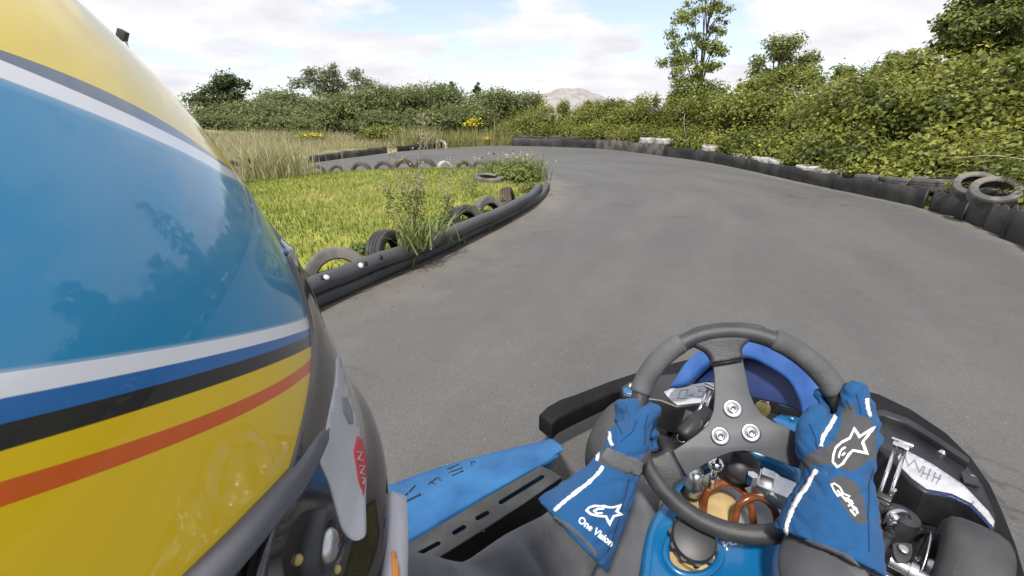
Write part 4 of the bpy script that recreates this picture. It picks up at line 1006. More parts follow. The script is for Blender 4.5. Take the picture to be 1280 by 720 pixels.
# --- fuel tank cover, tank, hoses
cv_o = [(796, 760), (800, 712), (804, 680), (812, 652), (826, 628), (842, 602), (862, 578), (890, 562), (926, 555), (962, 560), (996, 577), (1010, 594), (1011, 622), (1003, 652), (990, 680), (980, 706), (968, 760)]
cv_i = [(853, 600), (868, 584), (892, 571), (928, 565), (958, 575), (980, 584), (993, 598), (990, 622), (978, 645), (945, 660), (905, 662), (872, 650), (855, 628)]
tk = P(885, 640, .72); CN = (NW*.35+UP*.9).normalized()
hole_c = (866, 692)
cap_hole = [(hole_c[0]+31*math.cos(t)*1.0, hole_c[1]+25*math.sin(t)) for t in np.linspace(0, 2*math.pi, 28)[:-1]]
cover = outline('tank_cover', [smooth2(cv_o, 4), smooth2(cv_i, 3), cap_hole], tk, CN, .05, M['bluecover'], kart, .016)
# raised bead round the filler recess and down the crown of the cover
def ring3(px, off, r, m, name, parent, closed=True):
    MB().tube([PL(x, y, tk+CN*off, CN) for x, y in px], r, 10, closed=closed).build(name, m, parent)
ring3([(hole_c[0]+34*math.cos(t), hole_c[1]+28*math.sin(t)) for t in np.linspace(0, 2*math.pi, 40)[:-1]], -.001, .006, M['bluecover'], 'filler_bead', cover)
fc = PL(866, 690, tk-CN*.012, CN)
MB().lathe([(0, -.05), (.043, -.05), (.043, -.004), (.040, 0), (.030, .0), (.030, .012), (0, .012)], fc, CN, 32).build('filler_neck', M['tank'], kart, autosmooth=35)
cap = MB(); cc = PL(866, 675, tk+CN*.020, CN)
capn = (CN*.8+NW*.35).normalized()
prof = [(0, -.045), (.024, -.045), (.027, -.03), (.030, -.02), (.033, -.012), (.033, .008), (.030, .014), (.018, .017), (0, .017)]
cap.lathe(prof, cc, capn, 32)
for k in range(10):
    a = k*.628; e1 = capn.orthogonal().normalized(); e2 = capn.cross(e1); cap.tube([cc+(e1*math.cos(a)+e2*math.sin(a))*.032-capn*.010, cc+(e1*math.cos(a)+e2*math.sin(a))*.032+capn*.007], .005, 8)
cap.build('filler_cap', M['cap'], kart, autosmooth=35)
h1 = PL(912, 678, tk, CN); bvc = bvh_of(cover)
strokes('worn_print', [[(903, 677), (906, 682), (911, 679)], [(908, 684), (909, 688)], [(912, 676), (914, 681), (921, 680)]], 2.0, M['glovetext'], bvc, cover, .0006, .8)
tb = MB(); tcn = KP(.05, -.02, .14)
tb.box(PL(868, 652, CW-UP*.26, UP), .12, .11, .12, (KR, KF, UP)); tb.build('fuel_tank', M['tank'], kart, bevel=.02)
fp = PL(915, 598, CW-UP*.20, UP); b = MB(); b.box(fp+KR*.02-KF*.02-UP*.03, .22, .17, .012, (KR, KF, UP)); b.build('mounting_plate', M['floor'], kart, bevel=.003)
b = MB(); q = PL(966, 612, CW-UP*.14, UP); b.box(q, .060, .046, .03, (KR, KF, UP)); b.box(q+UP*.02-KR*.012, .02, .02, .02, (KR, KF, UP)); b.tube([q-KF*.03+UP*.004, q+KF*.03+UP*.004], .009, 12); b.build('pump_block', M['alu'], kart, bevel=.003)
b = MB(); q = PL(866, 614, CW-UP*.17, UP); b.lathe([(.017, 0), (.017, .02), (.012, .03), (.012, .045), (0, .045)], q, UP, 20); b.build('alloy_spacer', M['alu'], kart)
q = PL(895, 580, CW-UP*.10, UP); b = MB(); b.ellipsoid(q, .014, .014, .011); b.tube([q, q-UP*.05], .006, 8); b.build('chrome_knob', M['chrome'], kart)
q = PL(940, 598, CW-UP*.10, UP); b = MB(); b.lathe([(.008, -.01), (.008, .008), (0, .008)], q, UP, 6); b.build('hex_bolt', M['chrome'], kart, smooth=False)
def hose(px, zs, label=None):
    pp = cat_rom([PL(x, y, CW-UP*z, UP) for (x, y), z in zip(px, zs)], 8); MB().tube(pp, .0062, 12).build('fuel_hose', M['hose'], kart)
hose([(879, 640), (882, 620), (892, 609), (908, 604), (926, 612), (938, 630), (942, 655)], [.20, .17, .155, .15, .155, .17, .20])
hose([(916, 662), (922, 636), (932, 625), (946, 621), (958, 626), (968, 638), (972, 655)], [.20, .165, .15, .145, .15, .17, .20])

# --- side pod and slotted plate
def lerp3(a, b2, t): return a+(b2-a)*t
zt = .25
prof_f = [G(698, 553, .10), G(690, 547.5, zt-.012), G(700, 555, zt+.004), G(711, 563, zt), G(683, 580, zt-.006), G(690, 600, .13)]
prof_m = [G(560, 592, .10), G(560, 580, zt-.012), G(580, 597, zt+.008), G(600, 622, zt+.004), G(600, 628, zt-.006), G(620, 650, .12)]
prof_r = [G(470, 632, .10), G(470, 612, zt-.014), G(482, 640, zt+.008), G(508, 671, zt+.004), G(512, 680, zt-.006), G(540, 706, .12)]
ext = [q+(q-a)*.85 for q, a in zip(prof_r, prof_m)]
prof_f2 = [lerp3(p, p+(prof_f[0]-prof_m[0])*.0, 1) for p in prof_f]
rows = []
for k in range(6): rows.append(cat_rom([ext[k], prof_r[k], prof_m[k], prof_f[k]], 8))
nr = len(rows[0]); V = []
for i in range(nr):
    ring = [rows[k][i] for k in range(6)]
    V += ring
Fq = [(6*i+k, 6*i+(k+1) % 6, 6*(i+1)+(k+1) % 6, 6*(i+1)+k) for i in range(nr-1) for k in range(6)]
Fq += [tuple(range(6)), tuple(6*(nr-1)+k for k in range(6))[::-1]]
pod = mesh('side_pod', V, Fq, M['bluepod'], kart)
bm = bmesh.new(); bm.from_mesh(pod.data); bmesh.ops.recalc_face_normals(bm, faces=bm.faces)
ee = [e for e in bm.edges if len(e.link_faces) == 2 and e.calc_face_angle(0) > .22]
bmesh.ops.bevel(bm, geom=ee, offset=.008, segments=3, affect='EDGES', profile=.5); bm.to_mesh(pod.data); bm.free()
pod.data.polygons.foreach_set('use_smooth', [True]*len(pod.data.polygons)); pod.data.set_sharp_from_angle(angle=rad(45))
bvp = bvh_of(pod)
strokes('lettering', [[(511, 616), (519, 607)], [(499, 621), (504, 622), (510, 616.5)]], 1.8, M['black_print'], bvp, pod, .0008, .5)
strokes('lettering', [[(503, 629.5), (526, 618)]], 2.2, M['black_print'], bvp, pod, .0008, .5)
strokes('lettering', [[(535, 606), (547, 597)], [(538, 602), (544, 605.5)], [(548, 597), (551, 601)]], 1.4, M['black_print'], bvp, pod, .0008, .6)
strokes('lettering', [[(559, 587), (574, 580)], [(561, 591), (578, 585)], [(565, 595), (579, 588.5)], [(588, 579), (594, 577)], [(590, 583), (589, 577)]], 1.3, M['black_print'], bvp, pod, .0008, .7)
zs = .262
slots = [capsule((626, 627.5), (678, 595.5), 2.6), capsule((597, 647.3), (609, 640.8), 2.8), capsule((568, 665.5), (580, 658.3), 2.8), capsule((508, 700), (548, 678.5), 2.8)]
sp_ = outline('slotted_plate', [[(676, 582), (690, 588), (702, 596), (655, 629), (604, 662), (520, 714), (440, 764), (380, 750), (450, 713), (512, 678), (600, 626)]]+slots, G(620, 630, zs), UP, .004, M['slotplate'], kart, .001)
fl_px = [(702, 596), (655, 629), (604, 662), (520, 714), (440, 764)]
V = []
for x, y in fl_px:
    q = G(x, y, zs-.004); V += [q, q-UP*.075]
b = MB(); nn = UP.cross((V[2]-V[0]).normalized())
k = len(fl_px); VV = V+[q-nn*.003 for q in V]
b.add(VV, [(2*i, 2*i+1, 2*i+3, 2*i+2) for i in range(k-1)]+[(2*k+2*i, 2*k+2*i+2, 2*k+2*i+3, 2*k+2*i+1) for i in range(k-1)]+[(0, 2*k, 2*k+1, 1)])
b.build('plate_flange', M['bumper'], sp_, smooth=False)
for x, y in ((700, 597), (703, 604), (604, 663)):
    MB().lathe([(.0035, -.002), (.0035, .003), (0, .004)], G(x, y, zs-.006), UP, 10).build('plate_bolt', M['chrome'], sp_)
# dark undertray below pod and plate
outline('side_bar', [[(705, 600), (604, 668), (500, 735), (420, 780), (470, 800), (600, 715), (715, 625)]], G(620, 660, .12), UP, .02, M['bumper'], kart, .004)

# --- right-hand stub axle parts
kn = G(1124, 652, .17)
b = MB(); b.lathe([(0, -.10), (.020, -.10), (.022, -.05), (.032, -.045), (.034, .0), (.030, .022), (.012, .028), (0, .028)], kn, (UP*.9+KR*.1), 26); b.build('king_pin_housing', M['blackmetal'], kart, autosmooth=35)
q = G(1116, 652, .205); b = MB(); b.lathe([(0, -.02), (.0085, -.02), (.0085, .004), (.006, .010), (0, .010)], q, UP+KR*.3, 16); b.ellipsoid(q+UP*.012, .009, .009, .008); b.build('king_pin_bolt', M['chrome'], kart)
outline('steering_bracket', [smooth2([(1116, 680), (1126, 678), (1140, 680), (1140, 694), (1136, 701), (1126, 703), (1119, 697)], 2)], G(1128, 690, .185), (UP+NW*.3), .006, M['slotplate'], kart, .0015)
q = PL(1129.5, 687, G(1128, 690, .188), (UP+NW*.3)); MB().lathe([(.0095, 0), (.0095, .004), (.006, .005), (0, .005)], q, UP+NW*.3, 20).build('bracket_bolt', M['alu'], kart)
b = MB(); q = G(1136, 712, .16); b.lathe([(0, -.03), (.014, -.03), (.014, 0), (.018, .0), (.018, .012), (.010, .014), (.010, .03), (0, .03)], q, WA, 20); b.build('stub_axle', M['alu'], kart, autosmooth=35)
MB().tube([G(1080, 712, .16), G(1108, 676, .17)], .010, 12).build('tie_rod', M['plate'], kart)
for (x, y, z, r, m) in ((1102, 634, .2, .012, 'blackmetal'), (1118, 613, .22, .005, 'chrome'), (1112, 668, .17, .010, 'cap'), (1098, 662, .16, .012, 'blackmetal'), (1147, 700, .15, .007, 'alu'), (1146, 664, .15, .012, 'blackmetal')):
    q = G(x, y, z); b = MB(); b.lathe([(0, -.02), (r, -.02), (r*1.1, 0), (r*.8, r*.5), (r*.5, r*.55), (r*.5, r), (0, r)], q, UP+KR*.2, 14); b.build('link_bolt', M[m], kart, autosmooth=35)
MB().tube(cat_rom([G(1093, 640, .19), G(1100, 660, .17), G(1094, 690, .14), G(1082, 715, .12)], 6), .009, 10).build('brake_hose', M['cap'], kart)
MB().tube(cat_rom([G(1108, 652, .19), G(1114, 642, .21), G(1130, 640, .21), G(1140, 655, .18)], 6), .0055, 10).build('clevis_loop', M['alu'], kart)
MB().lathe([(.068, -.002), (.070, 0), (.068, .003), (.064, .0)], WR-WA*.062, WA, 40, closed=True).build('rim_edge', M['alu'], kart)
# seat shell behind the driver
b = MB(); V = []
for i in range(9):
    u = i/8; z = .10+.52*u**1.2; f = -.86-.14*u+.34*(1-u)**3
    for k in range(9):
        a = (k/8-.5)*2; V.append(KP(-.10+.23*a, f+.16*abs(a)**2.2, z))
b.add(V, [(9*i+k, 9*i+k+1, 9*(i+1)+k+1, 9*(i+1)+k) for i in range(8) for k in range(8)])
so_ = b.build('seat', M['seat'], kart); md = so_.modifiers.new('s', 'SOLIDIFY'); md.thickness = .008

# ================================================================== THE DRIVER
HC = Vector((-.1701, .0357, .9135)); HS_ = .74; HR = .165; FA = rad(5)
HF = Vector((math.sin(FA), math.cos(FA), 0)); HL = Vector((math.cos(FA), -math.sin(FA), 0))
def hsph(az, el, r): 
    a, e = rad(az), rad(el); return HC+(HF*(math.cos(e)*math.cos(a))+HL*(HS_*math.cos(e)*math.sin(a))+UP*math.sin(e))*r
def hray(x, y, r):
    d = ray(x, y); loc = lambda v: Vector((v.dot(HF), v.dot(HL)/HS_, v.z)); D = loc(d); O = loc(CAM-HC)
    a = D.dot(D); b2 = O.dot(D); c = O.dot(O)-r*r; disc = b2*b2-a*c
    t = (-b2-math.sqrt(max(disc, 0)))/a; p = O+D*t
    return math.degrees(math.atan2(p.y, p.x)), math.degrees(math.asin(max(-1, min(1, p.z/p.length))))
driver = thing('person', 'kart driver in grey overalls and blue gloves, both hands on the steering wheel', 'person', tuple(KP(-.3, -.45, 0)))
SL, SR = Vector((-.31, .18, .69)), Vector((.04, -.02, .67))
HNDL, HNDR = P(783, 552, .64), P(1052, 575, .60)
WRL, WRR = P(772, 590, .60), P(1042, 604, .575)
ELL, ELR = P(590, 770, .50), Vector((.36, .20, .49))
b = MB()
def limb(pts, rs, n=6): 
    q = cat_rom(pts, n); m_ = len(q); b.tube(q, list(np.interp(np.linspace(0, len(rs)-1, m_), range(len(rs)), rs)), 16)
    b.ellipsoid(q[0], rs[0]); b.ellipsoid(q[-1], rs[-1])
pel = Vector((-.12, .06, .22)); chest = Vector((-.15, .05, .52))
b.ellipsoid(pel, .17, .14, .13); b.ellipsoid((pel+chest)/2, .155, .12, .2); b.ellipsoid(chest, .18, .13, .17); b.ellipsoid(chest+Vector((.0, .02, .12)), .185, .11, .08)
limb([Vector((-.14, .055, .62)), Vector((-.165, .04, .78))], [.062, .056])
b.ellipsoid(HC-UP*.02, .078, .098, .115, (HL, HF, UP)); b.ellipsoid(HC+HF*.095-UP*.04, .014, .02, .018, (HL, HF, UP))
limb([SL+Vector((.05, -.02, -.02)), SL, (SL+ELL)/2+Vector((0, 0, .01)), ELL], [.075, .072, .06, .052])
limb([ELL, P(655, 716, .556), P(714, 674, .582), WRL], [.052, .051, .046, .028])
limb([SR+Vector((-.05, .02, -.02)), SR, (SR+ELR)/2+Vector((.02, -.02, 0)), ELR], [.075, .07, .06, .052])
limb([ELR, P(1028, 735, .545), P(1034, 680, .558), WRR], [.050, .047, .045, .030])
KNL, KNR = Vector((.19, .56, .33)), Vector((.49, .45, .27))
limb([pel+Vector((-.06, .05, -.03)), Vector((.03, .34, .30)), KNL], [.095, .085, .062])
limb([KNL, Vector((.30, .72, .20)), Vector((.38, .86, .10))], [.062, .055, .042])
limb([pel+Vector((.07, -.02, -.03)), Vector((.22, .20, .27)), KNR], [.095, .085, .062])
limb([KNR, Vector((.62, .60, .18)), Vector((.72, .74, .10))], [.062, .055, .042])
v, f = remeshed(b, .008, 5)
# cloth folds in the sleeves
vv = []
for p in v:
    fold = 0
    for A_, B_ in ((ELL, WRL), (ELR, WRR)):
        ax_ = (B_-A_); u = (p-A_).dot(ax_)/ax_.dot(ax_); d_ = (p-A_-ax_*u).length
        if -.3 < u < .75 and d_ < .09: fold += .0070*math.sin(u*34+3*math.sin(p.x*37+p.z*21))*(1-abs(u-.2))
    vv.append(p+Vector((fold*.4, -fold*.5, fold)))
body = mesh('body', vv, f, [M['suit'], M['skin']], driver)
bmat_i = [1 if (sum((vv[i]-HC).length for i in q)/len(q) < .135) else 0 for q in f]; body.data.polygons.foreach_set('material_index', bmat_i)
for e, s in ((Vector((.38, .86, .10)), 0), (Vector((.72, .74, .10)), 1)):
    bb = MB(); dd = (KF*.9+KR*.15).normalized(); sd = dd.cross(UP)
    bb.ellipsoid(e+dd*.09-UP*.03, .13, .042, .04, (dd, sd, UP)); bb.tube([e+UP*.07, e, e+dd*.03-UP*.03], [.052, .052, .045], 14)
    v, f = remeshed(bb, .007, 4); mesh('boot', v, f, M['boot'], driver)

# ---------- gloves
def finger_path(a, slide, b0, b1, rt, rf, n=9):
    c = rim_pt(a); tang = (rim_pt(a+.02)-rim_pt(a-.02)).normalized(); rho = (c-CW).normalized()
    out = []
    for k in range(n):
        t = rad(b0+(b1-b0)*k/(n-1)); out.append(c+tang*slide+(rho*math.cos(t)+NW*math.sin(t))*(rt+rf))
    return out
def glove(name, build, gray, label=None):
    mb = MB(); build(mb); v, f = remeshed(mb, .0032, 4, .5)
    from mathutils import noise as NZ
    me_ = bpy.data.meshes.new('t'); me_.from_pydata([tuple(p) for p in v], [], f); me_.update(); nr_ = [x.normal.copy() for x in me_.vertices]
    def crease(p):
        a_ = NZ.noise(Vector((p.x*26, p.y*26, p.z*70))); b_ = NZ.noise(Vector((p.x*75+9, p.y*60, p.z*120)))
        return -.0030*(1-abs(a_))**6+.0012*b_
    v = [p+n_*crease(p) for p, n_ in zip(v, nr_)]
    o = mesh(name, v, f, M_glove, driver)
    vals = []
    for p in v:
        x, y = proj(p); vals.append(max(sdf_poly(x, y, lp) for lp in gray))
    fattr(o.data, 'panel', vals); return o
def glovemat():
    m = mat('blue_glove_cloth', (.003, .072, .205), .8, var=.10, scale=60, bump=.5, bscale=1300, sheen=.04)
    nt = m.node_tree; N, L = nt.nodes, nt.links; bs_ = N['Principled BSDF']; src = bs_.inputs['Base Color'].links[0].from_socket
    at = N.new('ShaderNodeAttribute'); at.attribute_name = 'panel'
    rp = N.new('ShaderNodeMapRange'); rp.inputs['From Min'].default_value = -.35; rp.inputs['From Max'].default_value = .35; L.new(at.outputs['Fac'], rp.inputs['Value'])
    mx = N.new('ShaderNodeMix'); mx.data_type = 'RGBA'; L.new(rp.outputs[0], mx.inputs[0]); L.new(src, mx.inputs[6]); mx.inputs[7].default_value = (.062, .062, .066, 1); L.new(mx.outputs[2], bs_.inputs['Base Color'])
    return m
M_glove = glovemat()
def chain(mb, pts, rs, n=5, squash=None, up=None):
    q = cat_rom(pts, n); m_ = len(q); r = list(np.interp(np.linspace(0, len(rs)-1, m_), range(len(rs)), rs))
    mb.tube(q, r, 16, squash=squash, up=up); mb.ellipsoid(q[0], r[0], u=12, w=8); mb.ellipsoid(q[-1], r[-1], u=12, w=8)
def left_glove(mb):
    # cuff, flared towards the elbow
    cuff = [P(776, 578, .605), P(762, 604, .598), P(735, 640, .585), P(713, 668, .575)]
    chain_open = cat_rom(cuff, 6); rs = list(np.interp(np.linspace(0, 3, len(chain_open)), range(4), [.030, .038, .052, .062]))
    mb.tube(chain_open, rs, 24)
    # wrist and hand
    chain(mb, [P(762, 600, .60), P(777, 576, .61), P(786, 554, .625)], [.037, .030, .033])
    mb.ellipsoid(P(786, 550, .633), .034, .020, .028, ((P(800, 540, .64)-P(776, 560, .64)).normalized(), NW, E2))
    ang = rad(180); 
    for sl, ln, rf in ((-.030, -205, .0105), (-.010, -215, .011), (.011, -212, .011), (.031, -195, .010)):
        fp = finger_path(ang, sl, 75, ln, RT, rf, 12); kn_ = fp[0]+E1*.002+NW*.004
        chain(mb, [P(784, 552, .63), kn_]+fp[1:], [rf*1.35, rf*1.25, rf*1.15, rf, rf*.95, rf*.85], 3)
    chain(mb, [P(788, 548, .622), P(799, 533, .632), P(808, 521, .642), P(818, 513.5, .650)], [.022, .0185, .0150, .0125])
gl = glove('glove', left_glove, [[(745, 575), (757, 559), (790, 571), (803, 576), (800, 596), (783, 592), (752, 580)], [(802, 570), (818, 560), (812, 600), (798, 596)]])
bvl = bvh_of(gl)
def fabric(name, lines, w, bv, parent, m=None, th=.0022, jit=.6, step=2.5): return strokes(name, lines, w, m or M['piping'], bv, parent, th, jit, False, step)
fabric('piping', [[(761.5, 529), (761, 540), (763, 552), (766, 557)]], 4.2, bvl, gl)
fabric('piping', [[(754, 583), (750, 590), (736, 604), (720, 616), (706, 627), (693, 639)]], 3.8, bvl, gl)
# cuff binding
def binding(name, px, w, m, bv, parent): return strokes(name, [smooth2(px, 6, False)], w, m, bv, parent, .002, 0)
binding('cuff_binding', [(675, 641), (692, 647), (712, 659), (730, 675), (745, 694)], 4.2, M['suit'], bvl, gl)
k4 = lambda pts, ox, oy: [(ox+x/4, oy+y/4) for x, y in pts]
star_l = k4([(293, 395), (305, 378), (330, 369), (370, 370), (400, 377), (425, 377), (460, 368), (442, 396), (466, 411), (428, 421), (407, 461), (388, 422), (350, 420), (315, 412)], 660, 540)
strokes('emblem', [star_l], 2.6, M['glovetext'], bvl, gl, .0016, 0, True, 2)
strokes('emblem', [k4([(380, 384), (350, 386), (330, 396), (345, 408), (372, 405)], 660, 540)], 2.2, M['glovetext'], bvl, gl, .0016, 0, False, 2)
tv = text2('One Vision', (721.5, 652), (.80*11.5, .60*11.5), (.55*12.5, -.82*12.5), 1.0, .02)
drape('lettering', tv[0], tv[1], bvl, M['glovetext'], gl, .0014)
# wrist strap standing proud
strap = [(753, 574), (760, 561), (778, 568), (802, 578), (799, 594), (783, 590), (765, 584)]
drape('wrist_strap', *fill2(strap, 3), bvl, M['suit'], gl, .003)
fabric('piping', [[(753, 556), (749, 566), (746, 576)]], 3.2, bvl, gl)

def right_glove(mb):
    cuff = [P(1046, 596, .582), P(1046, 618, .575), P(1040, 648, .565), P(1032, 690, .552)]
    co_ = cat_rom(cuff, 6); rs = list(np.interp(np.linspace(0, 3, len(co_)), range(4), [.040, .043, .052, .061])); mb.tube(co_, rs, 24)
    chain(mb, [P(1046, 612, .578), P(1046, 592, .585), P(1050, 570, .595)], [.040, .037, .040])
    mb.ellipsoid(P(1060, 556, .603), .036, .024, .046, ((E1*.9+E2*-.2).normalized(), NW, (E2*.95+E1*.3).normalized()))
    mb.ellipsoid(P(1066, 530, .612), .027, .019, .030, ((E1*.9+E2*-.2).normalized(), NW, (E2*.95+E1*.3).normalized()))
    # thumb base and thumb lying inside the rim, over the spoke
    chain(mb, [P(1036, 582, .588), P(1022, 560, .600), P(1017, 538, .612), P(1022, 518, .628)], [.030, .029, .023, .016])
    for sl, ln, rf in ((-.030, -150, .0105), (-.008, -165, .0115), (.014, -165, .0115), (.036, -150, .011)):
        fp = finger_path(rad(7), sl, 75, ln, RT, rf, 12); 
        chain(mb, [P(1062, 548, .607), fp[0]+NW*.004]+fp[1:], [rf*1.4, rf*1.3, rf*1.15, rf, rf*.95, rf*.85], 3)
gr_gray = [smooth2([(1052, 512), (1060, 505), (1066, 503), (1072, 520), (1083, 521), (1092, 530), (1096, 560), (1095, 572), (1082, 578), (1066, 590), (1050, 585), (1028, 580), (1004, 584), (1006, 572), (1022, 562), (1038, 556), (1046, 545), (1052, 530)], 2),
           [(1036, 600), (1052, 594), (1072, 604), (1080, 625), (1084, 655), (1070, 655), (1052, 630)]]
gr = glove('glove', right_glove, gr_gray)
bvr = bvh_of(gr)
fabric('piping', [[(1045, 520), (1037, 533), (1029, 545), (1026, 558)]], 4.6, bvr, gr)
fabric('piping', [[(1021, 588), (1014, 598), (1011, 606), (1000, 620), (991, 636), (984, 655), (982, 670)]], 4.4, bvr, gr)
fabric('piping', [[(1083, 498), (1084, 510), (1087, 521)]], 3.6, bvr, gr)
binding('cuff_binding', [(980, 673), (1000, 675), (1030, 683), (1060, 697), (1082, 716)], 4.6, M['suit'], bvr, gr)
M['seam'] = mat('dark_seam_thread', (.004, .03, .085), .8)
fabric('seam', [[(1058, 500), (1064, 512)], [(1070, 492), (1074, 506), (1076, 518)], [(1012, 530), (1020, 548), (1022, 562)], [(1092, 585), (1086, 604), (1085, 640), (1086, 690)]], 1.3, bvr, gr, M['seam'], .0010, .3)
fabric('seam', [[(796, 526), (790, 540), (776, 552)], [(810, 518), (806, 532), (806, 556)], [(770, 528), (778, 542)], [(786, 598), (776, 640), (760, 688)]], 1.3, bvl, gl, M['seam'], .0010, .3)
star_r = k4([(323, 470), (326, 435), (338, 400), (368, 372), (408, 352), (430, 304), (456, 345), (526, 298), (471, 372), (491, 427), (424, 412), (402, 432), (376, 478), (345, 496)], 960, 460)
strokes('emblem', [star_r], 2.8, M['glovetext'], bvr, gr, .0016, 0, True, 2)
strokes('emblem', [k4([(388, 396), (368, 408), (358, 426), (352, 450)], 960, 460), k4([(384, 424), (368, 438)], 960, 460)], 2.4, M['glovetext'], bvr, gr, .0016, 0, False, 2)
strokes('emblem', [k4([(316, 585), (332, 578), (358, 596), (372, 624), (348, 640), (330, 615)], 960, 460)], 2.0, M['glovetext'], bvr, gr, .0016, 0, True, 2)
strokes('lettering', [k4([(345, 612), (392, 668)], 960, 460), k4([(372, 628), (405, 640), (398, 660), (420, 668)], 960, 460), k4([(385, 650), (420, 690), (432, 712)], 960, 460), k4([(398, 690), (424, 676)], 960, 460), k4([(410, 710), (436, 740)], 960, 460), k4([(418, 690), (438, 700), (446, 730)], 960, 460)], 2.0, M['glovetext'], bvr, gr, .0016, 0, False, 2)

# ================================================================== THE HELMET
helmet = thing('racing_helmet', 'yellow and blue racing helmet with white, black and orange stripes at the left', 'helmet', tuple(HC-UP*.15))
edge_px = [(395, 422), (402, 460), (400.5, 510), (392, 540), (365, 590), (315, 645), (245, 717)]
eaz = []; eel = []
for q in edge_px: a_, e_ = hray(*q, HR); eaz.append(a_); eel.append(e_)
EA = [-1, 30, 42, 46.5]+eaz+[90, 97, 106, 118, 135, 181]; EE = [19, 17, 12, 8]+eel+[9.3, 9.5, 4, -18, -42, -55]
def edge_el(az): return float(np.interp(abs(az), EA, EE))
bands = [[(0, 630), (120, 598), (250, 540), (397, 452)], [(0, 600), (120, 570), (250, 520), (394, 440)], [(0, 563), (120, 530), (250, 487), (391, 431)], [(0, 530), (120, 502), (250, 466), (388, 418)], [(0, 497), (120, 477), (250, 447), (386, 411)], [(0, 466), (120, 450), (250, 428), (382, 398)], [(0, 98), (100, 133), (200, 178), (282, 219)], [(0, 76), (100, 113), (200, 163), (280, 207)], [(0, 62), (100, 100), (200, 149), (268, 196)]]
BF = []
for bp_ in bands:
    ae = [hray(*q, HR) for q in bp_]; BF.append((np.array([a for a, e in ae])[::-1], np.array([e for a, e in ae])[::-1]))
def band_el(k, az):
    A, E_ = BF[k]; c = np.polyfit(A, E_, 2); m0, m1 = A.min(), A.max(); az = abs(az)
    if az < m0: return np.polyval(c, m0)+(az-m0)*np.polyval(np.polyder(c), m0)*.6
    if az > m1: return np.polyval(c, m1)+min(az-m1, 25)*np.polyval(np.polyder(c), m1)*.6
    return np.polyval(c, az)
azs = np.concatenate([np.linspace(-180, 35, 120)[:-1], np.linspace(35, 100, 260)[:-1], np.linspace(100, 180, 61)[:-1]]); NA = len(azs)
V = []; vals = []
for a_ in azs:
    el0 = edge_el(a_); be = [band_el(k, a_) for k in range(9)]
    for k in range(1, 9): be[k] = max(be[k], be[k-1]+.05)
    lo_ = min(el0, be[0]-1.4); els = list(np.linspace(lo_, be[0]-.9, 30)[:-1])+list(np.linspace(be[0]-.9, be[0], 5)[:-1])
    for k in range(8): els += list(np.linspace(be[k], be[k+1], 18 if k == 5 else 5)[:-1])
    els += list(np.linspace(be[8], be[8]+.9, 5)[:-1])+list(np.linspace(be[8]+.9, 66, 26)[:-1])+list(np.linspace(66, 89.5, 18))
    NE = len(els)
    for el in els:
        el = max(el, el0); V.append(hsph(a_, el, HR)); vals.append(np.interp(el, [be[0]-.9]+be+[be[8]+.9], [0]+list(range(1, 10))+[10]))
Fq = [(i*NE+j, ((i+1) % NA)*NE+j, ((i+1) % NA)*NE+j+1, i*NE+j+1) for i in range(NA) for j in range(NE-1)]
Fq.append(tuple(i*NE+NE-1 for i in range(NA)))
m, nt, bs_ = newmat('helmet_paint'); N, L = nt.nodes, nt.links
at = N.new('ShaderNodeAttribute'); at.attribute_name = 'band'
mr = N.new('ShaderNodeMath'); mr.operation = 'DIVIDE'; mr.inputs[1].default_value = 10; L.new(at.outputs['Fac'], mr.inputs[0])
rp = N.new('ShaderNodeValToRGB'); L.new(mr.outputs[0], rp.inputs['Fac']); e = rp.color_ramp.elements
YEL = (.74, .50, .002); cols = [YEL, (.62, .10, .01), YEL, (.012, .011, .012), (.012, .13, .38), (.78, .78, .80), (.006, .23, .45), (.78, .79, .82), (.09, .13, .19), (.80, .60, .05)]  # last yellow is paler: sky sheen on the helmet top painted into the colour
e[0].position = 0; e[0].color = (*cols[0], 1); e[1].position = 1; e[1].color = (*cols[-1], 1)
for k in range(1, 10):
    w_ = .0012
    x = e.new(k/10-w_); x.color = (*cols[k-1], 1); x = e.new(k/10+w_); x.color = (*cols[k], 1)
L.new(rp.outputs[0], bs_.inputs['Base Color']); bs_.inputs['Roughness'].default_value = .35; bs_.inputs['Coat Weight'].default_value = .85; bs_.inputs['Coat Roughness'].default_value = .03; bs_.inputs['Coat IOR'].default_value = 1.5
nz = N.new('ShaderNodeTexNoise'); nz.inputs['Scale'].default_value = 9; tcc = N.new('ShaderNodeTexCoord'); L.new(tcc.outputs['Object'], nz.inputs['Vector'])
bp = N.new('ShaderNodeBump'); bp.inputs['Strength'].default_value = .02; bp.inputs['Distance'].default_value = .01; L.new(nz.outputs['Fac'], bp.inputs['Height']); L.new(bp.outputs[0], bs_.inputs['Coat Normal'])
n9 = N.new('ShaderNodeTexNoise'); n9.inputs['Scale'].default_value = 260; n9.inputs['Detail'].default_value = 3; L.new(tcc.outputs['Object'], n9.inputs['Vector'])
m9 = N.new('ShaderNodeMapRange'); m9.inputs['From Min'].default_value = .52; m9.inputs['From Max'].default_value = .75; m9.inputs['To Min'].default_value = .025; m9.inputs['To Max'].default_value = .22; L.new(n9.outputs['Fac'], m9.inputs['Value']); L.new(m9.outputs[0], bs_.inputs['Coat Roughness'])
shell = mesh('shell', V, Fq, m, helmet); fattr(shell.data, 'band', vals)
# trim round the opening
trim_az = list(np.linspace(-179, 179, 260)); tp = [hsph(a_, edge_el(a_)-.6, HR+.0005) for a_ in trim_az]
MB().tube(tp, .0034, 10, closed=True).build('edge_trim', M['gasket'], helmet)
